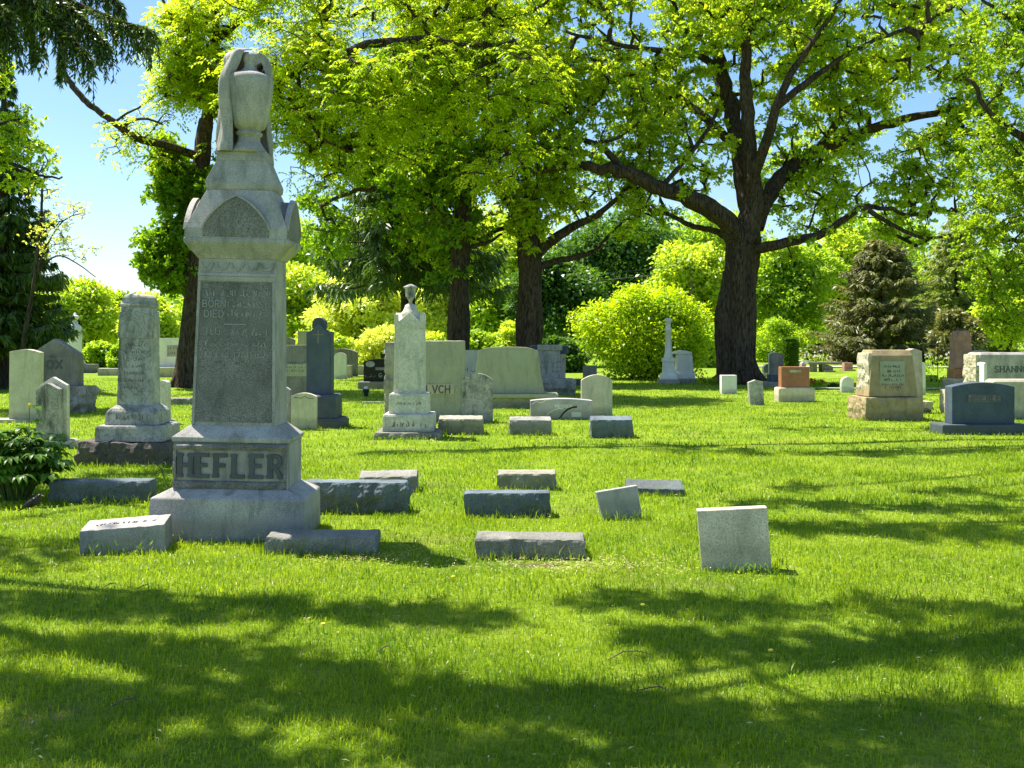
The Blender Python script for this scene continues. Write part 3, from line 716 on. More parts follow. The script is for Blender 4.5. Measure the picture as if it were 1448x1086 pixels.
# middle distance stones, left to right ------------------------------------------------
t = Stone('tall_tablet', 'tall cream tablet with worn scalloped top at the left edge', 12, 54, 597, tilt=(0, .8))
t.tab('seg', 12, 55, 494, 'cream', .18, rise=4, wx=.01); t.block(-14, 56, 593, None, 'cream', .42, y0=-.12, name='foot_slab')
t = Stone('small_pointed_stone', 'small black stained marble stone with pointed hood in front of the cream tablet', 50, 92, 632, tilt=(0, -.5))
t.tab('peak', 51, 84, 541, 'marble_dirty', .16, rise=9, yb=622); t.tab('peak', 49, 89, 533, 'marble', .1, rise=12, yb=622, y0=.161, name='hood', wx=.004)
t.block(45, 100, 622, None, 'marble', .4, y0=-.08, ledge=.03)
t = Stone('gabled_headstone', 'wide grey granite headstone carved COX with low gabled top', 40, 122, 583)
t.tab('peak', 42, 110, 478, 'granite_dark', .32, yb=545, rise=22); t.rock(36, 122, 545, None, 'grey_rough', .6, y0=-.12, amp=.05)
t.text('COX', 70, 519.5, 10.5, thick=.26, sx=1.1, space=.35, depth=.012)
o_ = t.root; bm = bmesh.new()
for a in range(5):
    an = R(30 + a * 30); bmb = [(math.cos(an) * .02, math.sin(an) * .02), (math.cos(an) * .12, math.sin(an) * .12)]
    p = Vector((-math.sin(an), 0, math.cos(an))) * .02; cx, cz = t.x(75), t.z(506)
    q = [(cx + bmb[0][0] - p.x, -.004 - a * .0004, cz + bmb[0][1] - p.z), (cx + bmb[1][0] - p.x * .3, -.004 - a * .0004, cz + bmb[1][1] - p.z * .3), (cx + bmb[1][0] + p.x * .3, -.004 - a * .0004, cz + bmb[1][1] + p.z * .3), (cx + bmb[0][0] + p.x, -.004 - a * .0004, cz + bmb[0][1] + p.z)]
    bm.faces.new([bm.verts.new(v) for v in q])
bm_obj('leaf_carving', bm, M['letter'], t.root)
# statue-like white monument far left
D_ = 49; s_ = D_ / FOC
r_ = empty('white_pillar_monument', ((106 - 724) * s_, D_, 0)); tag(r_, 'distant white marble pillar with shouldered body and small urn, behind the gabled COX stone', 'monument')
zz = lambda py: EYE - (py - HOR) * s_
bm_obj('base', levels([(-.05, .60, .5), (zz(515), .58, .48)], .02, .35), M['granite_dark'], r_)
bm_obj('pillar', lathe([(.50, zz(515)), (.36, zz(508)), (.30, zz(500)), (.30, zz(485)), (.33, zz(468)), (.27, zz(462)), (.14, zz(458)), (.12, zz(455))], 20), M['white'], r_, smooth=True)
bm_obj('urn', lathe([(.10, zz(455)), (.09, zz(453)), (.17, zz(450)), (.19, zz(447.5)), (.14, zz(446.5)), (.06, zz(445)), (.05, zz(443)), (.01, zz(442))], 16), M['white'], r_, smooth=True)
t = Stone('low_bench_stone', 'long low grey stone on the far lawn left of the weathered shaft', 138, 165, 531); t.block(138, 166, 521, None, 'granite', .5, name='block')
t = Stone('white_box_monument', 'broad pale box monument with framed panel, seen behind the trunk left of the urn monument', 218, 264, 532, D=44)
t.block(205, 266, 478, 520, 'white', .9, name='body'); t.block(203, 268, 520, 517.6 + 6, 'white', 1.0, y0=-.05, name='plinth', bv=.02)
t.block(222, 262, 519, None, 'sand_light', .5, y0=-.6, name='step')
t.block(236, 258, 488, 504, 'granite', .01, y0=-.012, name='panel', bv=.001)
t.marks([(238, 256, 501), (238, 256, 494)], 4, y=-.014)
t = Stone('small_white_stone', 'small white stone with curled foot, behind the weathered shaft', 221, 238, 600)
t.tab('soft', 222, 237, 538, 'marble', .2, yb=594, rise=6); t.block(219, 243, 594, None, 'marble', .35, y0=-.07, ledge=.03)
t = Stone('flush_marker', 'dark low marker lying behind the urn monument, near the ivy covered trunk', 240, 268, 572); t.rock(240, 268, 563, None, 'grey_rough', .4, name='block')
t = Stone('lettered_headstone', 'grey headstone with boxed inscription half hidden by the urn monument', 385, 433, 585, D=25)
t.tab('flat', 375, 433, 488, 'granite_dark', .4, rise=3); t.block(395, 434, 514, 532, 'olive', .01, y0=-.012, name='panel', bv=.001)
t.marks([(398, 431, 526), (398, 431, 521), (398, 431, 516)], 4, y=-.013)
t = Stone('grey_tablet', 'slim grey tablet peeking out at the right side of the urn monument', 388, 409, 606, D=19.2)
t.tab('seg', 388, 410, 546, 'granite', .14, rise=5)
t = Stone('small_cream_tablet', 'small cream tablet with shield outline in front of the tall cross tablet', 411, 447, 607, tilt=(0, .6))
t.tab('seg', 411, 447, 555, 'cream', .12, rise=5)
bm = bmesh.new(); pts = [(415, 562), (425, 563), (430, 560), (436, 563), (443, 563), (444, 568)]
for a, b in zip(pts, pts[1:]):
    a, b = (t.x(a[0]), t.z(a[1])), (t.x(b[0]), t.z(b[1])); bm.faces.new([bm.verts.new(v) for v in ((a[0], -.002, a[1]), (b[0], -.002, b[1]), (b[0], -.002, b[1] + .012), (a[0], -.002, a[1] + .012))])
bm_obj('shield_carving', bm, M['letter'], t.root)
t = Stone('cross_tablet', 'tall slate blue tablet with ogee top and incised cross', 434, 486, 603)
t.tab('ogee', 433, 468, 458, 'blue_granite', .34, yb=557, rise=10, bv=.015, name='tablet')
t.tab('gothic', 434.5, 466.5, 457, 'blue_granite', .012, yb=557, rise=16, y0=-.013, bv=.002, name='front_panel')
t.tab('soft', 441, 459, 448, 'blue_granite', .3, yb=463, rise=9, y0=.02, name='crest')
t.block(432, 477, 557, 590, 'blue_granite', .75, y0=-.2, ledge=.03, name='plinth'); t.block(428, 486, 590, None, 'blue_granite', .95, y0=-.3, ledge=.05, name='base')
t.block(449.3, 451, 466, 485, 'granite_dark', .006, y0=-.019, name='cross', bv=.0005); t.block(442, 458, 471.5, 473, 'granite_dark', .006, y0=-.0205, name='cross', bv=.0005)
# far stones between the cross tablet and the marble pillar
t = Stone('arched_grey_stone', 'wide grey arched headstone on the far lawn', 470, 504, 531, D=44); t.tab('seg', 462, 504, 493, 'granite_dark', .5, rise=5)
t = Stone('white_tablet', 'bright white rounded tablet before the wide grey arched stone', 472, 490, 533, D=41); t.tab('soft', 472, 490, 499, 'white', .14, rise=7)
t = Stone('small_grey_stone', 'tiny grey block right beside the far white tablet', 490, 496, 530, D=42); t.block(489, 497, 517, None, 'granite', .3, name='block')
t = Stone('small_round_stone', 'small round grey stone left of the black stone', 504, 516, 528, D=46); t.tab('soft', 503, 517, 517, 'granite', .4, rise=5)
t = Stone('round_top_stone', 'grey rounded headstone top peering over the boxed inscription stone', 398, 416, 520, D=46); t.tab('seg', 397, 416, 477, 'granite_dark', .3, rise=3)
t = Stone('brown_stone', 'brown block top between the rounded stone and the cross tablet', 421, 434, 520, D=48); t.block(421, 440, 468, None, 'olive', .5, name='block')
t = Stone('black_headstone', 'polished black headstone with oval portrait and silver lettering', 508, 560, 546, D=33.5)
t.tab('seg', 514, 562, 507, 'black', .2, yb=539, rise=4, bv=.01); t.block(507, 566, 539, None, 'granite_dark', .5, y0=-.15, ledge=.02)
pl = prism(arc(t.x(523.5), t.z(514.5), 6.5 * t.s, 4.2 * t.s, 0, 360, 24)[:-1], -.006, 0, 0); bm_obj('portrait_oval', pl, M['granite'], t.root)
t.block(531, 549, 519, 523, 'granite_dark', .004, y0=-.005, name='panel', bv=.0005)
t.marks([(533, 548, 522.4)], 3, y=-.006, mat='letter_light'); t.marks([(516, 533, 533)], 3.6, mat='letter_light', seed=9); t.text('G', 538, 533, 5.5, mat='letter_light')
t = Stone('flat_ledger', 'thin pale flat ledger stone in the grass before the black headstone', 510, 550, 571.5, D=25.8); t.block(511, 556, 569, None, 'concrete', .35, name='slab')
t = Stone('flower_vase', 'small dark cone vase standing alone on the grass before the black headstone', 515, 520, 561, D=29, cat='vase')
bm_obj('vase', lathe([(.03, -.03), (.05, .02), (.09, .18), (.10, .2), (.07, .2), (.05, .15)], 14), M['plastic'], t.root)
bm_obj('flower', lathe([(.02, .15), (.06, .22), (.05, .26), (.01, .28)], 8), M['petal_white'], t.root)
# LYNCH-like block
t = Stone('block_headstone', 'massive olive brown block headstone carved GLVCH behind the white gabled pillar', 550, 655, 600, D=20.2, rz=0)
t.rock(559, 656, 482, None, 'olive', .55, amp=.01, name='body', faces='fblr', res=.06)
t.block(597, 642, 543.5, 557, 'sand_light', .03, y0=-.032, name='panel', bv=.001); t.text('GLVCH', 615, 545.8 + 9.5, 10, y=-.032, thick=.19, sx=.88, space=.27, depth=.004)
t.rock(545, 558, 484, None, 'tan_rough', .5, y0=.02, amp=.03, name='rough_edge')
t = Stone('cream_headstone', 'cream headstone with slanted worn lettering, between the block headstone and the swept one', 650, 690, 560, D=29)
t.tab('flat', 648, 700, 495, 'cream', .35); t.marks([(657, 678, 526)], 6, seed=4)
t = Stone('veined_tablet', 'white grey veined arched tablet beside the massive block headstone', 654, 697, 597)
t.tab('seg', 653, 697, 528, 'marble_dirty', .12, rise=9)
t = Stone('swept_headstone', 'broad olive granite headstone with swept sides on a wide base', 675, 788, 578)
t.tab('flare', 663, 774, 491, 'olive', .42, yb=557, rise=6, bv=.02); t.block(660, 789, 557, 562.5, 'olive', .85, y0=-.2, name='plinth'); t.rock(664, 782, 562.5, None, 'tan_rough', .75, y0=-.12, amp=.02, name='base')
t = Stone('tablet_monument', 'blue grey double tablet monument with rolled top on rock faced base', 755, 810, 557)
t.block(755, 800, 500, 535, 'granite', .5, y0=.1, name='body'); t.block(757, 792, 494, 536, 'granite', .1, y0=.0, name='front_panel')
t.tab('seg', 750, 804, 487.5, 'blue_granite', .55, yb=500, rise=1, y0=.06, name='cap', bv=.03)
t.block(760, 795, 487, 495, 'granite', .12, y0=-.05, name='scroll', bv=.02); t.block(774.5, 776.5, 504, 534, 'letter_light', .008, y0=-.009, name='rib', bv=.001)
t.marks([(763, 774, 513), (763, 774, 521), (780, 793, 513), (780, 793, 520), (780, 793, 526)], 3)
t.rock(757, 811, 535, None, 'grey_rough', .8, y0=-.15, amp=.06)
t = Stone('slant_stone', 'mauve grey low arched stone with scroll ornament and dark curved band', 750, 836, 594)
t.tab('seg', 750, 838, 564, 'pink', .3, rise=3, bv=.012)
bm = bmesh.new()
def ribbon(bm, pts, w0, y):
    for i, (a, b) in enumerate(zip(pts, pts[1:])):
        a = Vector((t.x(a[0]), 0, t.z(a[1]))); b = Vector((t.x(b[0]), 0, t.z(b[1]))); d = (b - a).normalized(); p = Vector((-d.z, 0, d.x)) * w0
        q = [a - p, b - p, b + p, a + p]; yy = y - i * .0004
        f = [bm.verts.new((v.x, yy, v.z)) for v in q]; g_ = [bm.verts.new((v.x, .002, v.z)) for v in q]; bm.faces.new(f)
        for k in range(4): bm.faces.new((f[k], f[(k + 1) % 4], g_[(k + 1) % 4], g_[k]))
ribbon(bm, [(790, 593), (794, 588), (798, 583), (803, 579), (809, 576.5), (816, 575.5)], .016, -.006); bm_obj('curved_band', bm, M['black'], t.root)
t.text('MENSEN', 797, 576.5, 4, mat='white', thick=.22); 
bm = bmesh.new(); ribbon(bm, [(752, 572), (758, 568), (766, 570), (772, 566), (782, 565)], .008, -.004); ribbon(bm, [(772, 590), (776, 584), (783, 580), (790, 578), (796, 578)], .008, -.004); bm_obj('scroll_carving', bm, M['white'], t.root)
t.block(808, 822, 583, 590, 'white', .005, y0=-.006, name='panel', bv=.0005)
t = Stone('white_tablet', 'pale round topped white tablet standing clear, right of the mauve slant stone', 822, 866, 597, D=21.5)
t.tab('seg', 822, 866, 530, 'cream', .14, rise=8)
t = Stone('small_slate_stone', 'small grey green block before the golden bush', 825, 843, 541, D=36); t.tab('flat', 825, 844, 518, 'granite_dark', .3); t.block(810, 846, 536, None, 'blue_granite', .5, y0=-.12)
# column and white die in front of the bush
D_ = 37.2; s_ = D_ / FOC; zz = lambda py: EYE - (py - HOR) * s_
r_ = empty('column_monument', ((945 - 724) * s_, D_, 0)); tag(r_, 'slender white marble column on tall square pedestal against the golden bush', 'monument'); FOOT.append((r_.location.x, D_, .7, .6))
bm_obj('base', levels([(-.05, .36, .36), (zz(536), .34, .34)], .02), M['granite'], r_)
bm_obj('pedestal', levels([(zz(536.5), .29, .29), (zz(531), .27, .27), (zz(527), .20, .20), (zz(513), .18, .18), (zz(510), .21, .21), (zz(506), .2, .2)], .01), M['white'], r_)
bm_obj('column', lathe([(.17, zz(506)), (.15, zz(503)), (.125, zz(498)), (.10, zz(468)), (.13, zz(467)), (.13, zz(465)), (.09, zz(463)), (.09, zz(456)), (.15, zz(454)), (.15, zz(452)), (.09, zz(450)), (.02, zz(449.5))], 20), M['white'], r_, smooth=True)
t = Stone('white_die_stone', 'white moulded marble stone beside the slender column', 950, 986, 543, D=37.6)
t.block(952, 984, 536, None, 'granite', .7, y0=-.1); t.block(953, 983, 525, 536, 'white', .55, ledge=.1, name='plinth', y0=.0)
t.tab('flare', 955, 983, 500, 'white', .4, yb=526, rise=2, y0=.1, name='body'); t.tab('seg', 952, 979, 495.5, 'white', .5, yb=501, rise=3, y0=.04, name='cap', bv=.03)
t = Stone('small_white_block', 'small white square topped stone left of the leaning grey tablet', 1020, 1042, 561, D=30); t.block(1020.5, 1042, 531, 559, 'white', .3, name='tablet'); t.block(1018.5, 1044, 559, None, 'marble', .4, y0=-.05)
t = Stone('leaning_tablet', 'weathered dark streaked small tablet leaning left near the big oak', 1062, 1083, 573, tilt=(0, -4)); t.tab('peak', 1061, 1081, 537, 'marble_dirty', .18, rise=3)
t = Stone('two_tone_tablet', 'tall grey tablet with white edge and blue plinth right of the big oak', 1083, 1108, 549, D=34.5)
t.tab('soft', 1091, 1108, 499, 'granite_dark', .3, yb=530, rise=4); t.tab('soft', 1090, 1107, 498.5, 'white', .06, yb=530, rise=4, y0=.302, name='back_edge'); t.block(1089, 1109, 530, 540, 'blue_granite', .6, y0=-.15, name='plinth'); t.block(1083, 1112, 540, None, 'granite', .8, y0=-.25)
t = Stone('dark_pointed_stone', 'dark pointed stone just behind the tall two tone tablet', 1079, 1092, 530, D=44); t.tab('gothic', 1080, 1090, 514, 'blue_granite', .3, rise=4); t.block(1077, 1093, 527, None, 'granite', .5, y0=-.1)
t = Stone('red_granite_headstone', 'red brown granite headstone with small name panel on rounded grey base', 1101, 1153, 569)
t.block(1106, 1146, 519, 549, 'red', .3, name='body', y0=.08); t.block(1118, 1134, 523.5, 527, 'sand_light', .005, y0=.075, name='panel', bv=.0005)
t.block(1101, 1153, 548.5, None, 'concrete', .5, bv=.05)
t = Stone('small_arched_stone', 'tiny white round arched stone alone on the lawn behind the red granite headstone', 1190, 1208, 555, D=31); t.tab('round', 1190.5, 1207.5, 533, 'white', .2)
# brown sandstone monument
D_ = 20.5; s_ = D_ / FOC
t = Stone('sandstone_monument', 'brown sandstone block monument with inscribed panel and rock faced sides', 1224, 1310, 594, D=D_, rz=3)
L0 = [(t.z(561), (t.x(1302) - t.x(1231)) / 2, .36), (t.z(503), (t.x(1295) - t.x(1236)) / 2, .31), (t.z(495), (t.x(1293) - t.x(1239)) / 2, .24)]
bm_obj('body', levels(L0, .01, t.x(1265), .42), M['sand'], t.root)
t.rock(1224, 1306, 562, None, 'sand', .9, amp=.025, name='base')
for sx, m_ in ((1229.5, 'sand_light'),):
    bm_obj('rough_side', rock(.07, .55, t.z(499) - t.z(561), .03, .04, 'lf', 0, t.x(1234.5), .14, t.z(561), 4), M[m_], t.root)  # rough left side in paler sandstone: its sunlit brightness put into the colour
t.block(1246.5, 1282, 511, 556, 'olive', .01, y0=.075, name='panel', bv=.001)
t.marks([(1252, 1278, 520), (1256, 1274, 527), (1250, 1279, 533), (1252, 1277, 539), (1250, 1279, 545), (1254, 1276, 550), (1250, 1279, 554.5)], 4, y=.07, mat='letter', seed=40)
t = Stone('leaning_sandstone', 'weathered brown stone slab close behind the sandstone block monument', 1290, 1312, 588, D=22.5, tilt=(0, -1.5))
t.tab('peak', 1284, 1306, 493, 'sand_light', .3, yb=580, rise=4); t.rock(1288, 1313, 578, None, 'sand', .5, amp=.04)
t = Stone('white_post', 'narrow white marble post behind the sandstone monument', 1298, 1308, 560, D=30); t.tab('soft', 1297, 1309, 512, 'white', .2, rise=2)
t = Stone('small_step_stone', 'small mossy stepped stone right of the sandstone monument', 1304, 1318, 582, D=23.4); t.rock(1302, 1319, 568, None, 'sand_light', .35, amp=.02, name='block')
# right cluster
t = Stone('gothic_red_monument', 'slim rose granite monument with pointed gables on pale base', 1352, 1377, 548, D=33)
bm_obj('shaft', levels([(t.z(521), .265, .265), (t.z(477), .235, .235)], .01, t.x(1365), .35), M['red_dark'], t.root)
for ax in (0, 1):
    zs, zt = t.z(477.5), t.z(467.5); o = [(.238, zs - .1), (.238, zs), (0, zt), (-.238, zs), (-.238, zs - .1)]
    bm = prism(o, -.245, .245, .006)
    if ax: bmesh.ops.rotate(bm, verts=bm.verts, matrix=Matrix.Rotation(PI / 2, 3, 'Z'))
    bmesh.ops.translate(bm, verts=bm.verts, vec=(t.x(1365), .35, 0)); bm_obj('gable', bm, M['red_dark'], t.root)
bm_obj('plinth', levels([(t.z(536), .31, .31), (t.z(521.5), .30, .30)], .01, t.x(1365), .35), M['red'], t.root)
t.block(1347, 1383, 535.5, None, 'sand_light', .9, y0=-.1, ledge=.05)
t.marks([(1359, 1371, 493), (1359, 1371, 500), (1360, 1370, 507)], 4, y=.07, mat='letter_light')
t = Stone('named_headstone', 'wide pale grey headstone carved SHANNON at the right edge', 1380, 1475, 560, D=27.5, rz=5)
t.block(1384, 1500, 498.5, None, 'granite', .7, name='body', bv=.02, ledge=.06); t.text('SHANNON', 1434, 526, 8, mat='letter', thick=.2, serif=.12, space=.34)
t.rock(1379.5, 1385, 501, None, 'sand_light', .6, y0=.05, amp=.03, name='rough_edge')
t = Stone('rounded_cream_stone', 'cream rounded stone top showing behind the wide SHANNON headstone', 1374, 1402, 545, D=36); t.tab('seg', 1374, 1404, 496, 'cream', .4, rise=3)
t = Stone('white_hooked_stone', 'thin white upright stone with curled top before the SHANNON headstone', 1391, 1402, 560, D=24.5); t.tab('soft', 1391.5, 1396, 513.5, 'white', .25, rise=2); t.tab('soft', 1391.5, 1402, 513, 'white', .12, yb=518, rise=2.5, name='curled_top', y0=.26)
t = Stone('tan_headstone', 'tan headstone with white top at the right edge behind the blue HIBERLE stone', 1404, 1460, 588, D=20.8); t.block(1405, 1465, 537, None, 'sand_light', .4, name='tablet', ledge=.05)
t = Stone('pale_side_stone', 'pale rough stone end showing left of the blue HIBERLE stone', 1340, 1352, 580, D=22); t.rock(1341, 1353, 552, None, 'sand_light', .4, amp=.02, name='block')
t = Stone('blue_headstone', 'slate blue granite headstone carved HIBERLE on a long base', 1330, 1450, 617, D=17.6)
t.tab('seg', 1348, 1437, 541, 'blue_granite', .30, yb=600, rise=6, y0=.05, bv=.012)
t.block(1371, 1416.5, 558.5, 568.5, 'granite_dark', .006, y0=.0435, name='panel', bv=.0005)
t.text('HIBERLE', 1393.5, 567.2, 7.2, y=.043, mat='letter', thick=.22, serif=.1, space=.36)
t.block(1330, 1456, 600, None, 'blue_granite', .55, y0=-.08, bv=.03)
# distant stones across the drive
GR5 = 'distant stones beyond the drive'
def far_stone(label, x0, x1, yt, yb, mat, kind='flat', name='distant_stone', base=True):
    t = Stone(name, label, x0, x1, yb, D=EYE * FOC / (yb - HOR), group=GR5)
    t.tab(kind, x0, x1, yt, mat, .4, rise=(yb - yt) * .25); 
    if base: t.block(x0 - 2, x1 + 2, yb - 2.2, None, mat, .8, y0=-.2)
far_stone('distant dark rough stone left of the reddish one', 1166, 1178, 516, 526, 'granite_dark', 'peak')
far_stone('distant reddish dark stone with flowers on top', 1194, 1206, 513, 524.5, 'red_dark')
far_stone('distant dark stone just left of the sandstone monument', 1222, 1232, 518, 530, 'granite_dark')
far_stone('distant pale low arched stone on the far lawn', 1130, 1146, 509, 515, 'white', 'seg', base=False)
far_stone('distant thin grey stone on the far lawn behind the clipped column shrub', 1134, 1140, 512, 522, 'granite', 'seg')
far_stone('distant small pale stone right of the shepherd hook', 1338, 1348, 508, 514, 'granite', base=False)
far_stone('distant small dark stone left of the shepherd hook', 1316, 1322, 509, 515, 'granite_dark', base=False)
t = Stone('stone_bench', 'distant dark stone bench on two legs beyond the drive', 1145, 1190, 525, D=50, cat='bench')
t.block(1143, 1190, 512, 515, 'granite_dark', .7, name='seat'); t.block(1150, 1156, 515.1, None, 'granite_dark', .6, y0=.05, name='leg'); t.block(1163, 1168, 515.1, None, 'granite_dark', .6, y0=.05, name='leg')
# planter and hook
t = Stone('planter_box', 'low dark planter boxes on the lawn under the shepherd hook', 1314, 1348, 541, D=38, cat='planter')
t.block(1314.5, 1327, 531, None, 'black', .5, name='box'); t.block(1335, 1342, 534, None, 'black', .4, name='box'); t.block(1327.3, 1347, 538, None, 'black', .4, name='tray')
D_ = 38.6; s_ = D_ / FOC
def tube(pts, r, seg=8, bm=None):
    bm = bm or bmesh.new(); pts = [Vector(p) for p in pts]; rings = []
    for i, p in enumerate(pts):
        d = (pts[min(i + 1, len(pts) - 1)] - pts[max(i - 1, 0)]).normalized()
        a = d.cross(Vector((0, 0, 1)) if abs(d.z) < .9 else Vector((1, 0, 0))).normalized(); b = d.cross(a)
        rr = r[i] if hasattr(r, '__len__') else r
        rings.append([bm.verts.new(p + (a * math.cos(2 * PI * k / seg) + b * math.sin(2 * PI * k / seg)) * rr) for k in range(seg)])
    bm.faces.new(rings[0][::-1]); bm.faces.new(rings[-1])
    for a, b in zip(rings, rings[1:]):
        for k in range(seg): bm.faces.new((a[k], a[(k + 1) % seg], b[(k + 1) % seg], b[k]))
    return bm
ro = empty('shepherd_hook', ((1326 - 724) * s_, D_, 0)); tag(ro, 'thin metal shepherd hook with hanging flower basket over the dark planter', 'hook')
bm_obj('pole', tube([(0, 0, -.1), (0, 0, 1.35), (.04, 0, 1.5), (-.1, 0, 1.58), (-.2, 0, 1.5), (-.2, 0, 1.42)], .015), M['metal'], ro)
bk = bm_obj('basket', lathe([(.03, 1.2), (.12, 1.24), (.15, 1.34), (.14, 1.36)], 12, -.2), M['plastic'], ro)

#TREES#
# ------------------------------------------------------------------ trees
def leaves(cen, ax, nor, L, W, fold=0.18, droop=0.15, smooth=False):
    """one folded rhombic leaf per centre: base, right, tip, left"""
    n = len(cen); ax = ax / np.linalg.norm(ax, axis=1, keepdims=True)
    nor = nor - ax * np.sum(nor * ax, axis=1, keepdims=True); nor /= np.linalg.norm(nor, axis=1, keepdims=True) + 1e-9
    sd = np.cross(ax, nor); L = np.broadcast_to(np.asarray(L, float), (n,))[:, None]; W = np.broadcast_to(np.asarray(W, float), (n,))[:, None]
    V = np.empty((n, 4, 3))
    mid = cen + ax * L * 0.48
    V[:, 0] = cen; V[:, 2] = cen + ax * L - nor * L * droop
    V[:, 1] = mid + sd * W * 0.5 + nor * W * fold; V[:, 3] = mid - sd * W * 0.5 + nor * W * fold
    return V.reshape(-1, 3)
def leaf_obj(name, V, mat, parent):
    F = np.arange(len(V), dtype=np.int32).reshape(-1, 4)
    return link(name, np_mesh(name, V, F), mat, parent)
def unit(n):
    v = rng.normal(size=(n, 3)); return v / np.linalg.norm(v, axis=1, keepdims=True)
def tubes(lines, seg_of):
    """many tapered tubes as one vertex/face array; lines = [(pts (n,3), radii (n,))]"""
    VV, FF, base = [], [], 0
    for pts, rad in lines:
        k = seg_of(rad[0]); n = len(pts)
        d = np.gradient(pts, axis=0); d /= np.linalg.norm(d, axis=1, keepdims=True) + 1e-9
        ref = np.array([0.31, 0.17, 0.93]) if abs(d[0, 2]) < .9 else np.array([.93, .2, .1])
        a = np.cross(d, ref); a /= np.linalg.norm(a, axis=1, keepdims=True) + 1e-9; b = np.cross(d, a)
        th = np.arange(k) * 2 * PI / k
        ring = pts[:, None, :] + rad[:, None, None] * (a[:, None, :] * np.cos(th)[None, :, None] + b[:, None, :] * np.sin(th)[None, :, None])
        if rad[0] > .12:                    # bark ridges and burls on thick wood
            ph = th[None, :] * 1.0; hh = np.cumsum(np.linalg.norm(np.gradient(pts, axis=0), axis=1))[:, None]
            q = 1 + .07 * np.sin(5 * ph + .8 * hh) + .05 * np.sin(9 * ph - 1.7 * hh + 1) + .05 * np.sin(2 * ph + 2.3 * hh)
            ring = pts[:, None, :] + (ring - pts[:, None, :]) * q[:, :, None]
        VV.append(ring.reshape(-1, 3))
        j, i = np.meshgrid(np.arange(n - 1), np.arange(k), indexing='ij')
        FF.append((np.stack([j * k + i, j * k + (i + 1) % k, (j + 1) * k + (i + 1) % k, (j + 1) * k + i], -1) + base).reshape(-1, 4))
        base += n * k
    return np.concatenate(VV), np.concatenate(FF)
def catmull(P, n=5):
    P = np.asarray(P, float); out = []
    for i in range(len(P) - 1):
        p0, p1, p2, p3 = P[max(i - 1, 0)], P[i], P[i + 1], P[min(i + 2, len(P) - 1)]
        for q in np.linspace(0, 1, n, endpoint=False):
            out.append(.5 * (2 * p1 + (p2 - p0) * q + (2 * p0 - 5 * p1 + 4 * p2 - p3) * q * q + (3 * p1 - p0 - 3 * p2 + p3) * q ** 3))
    out.append(P[-1]); return np.array(out)
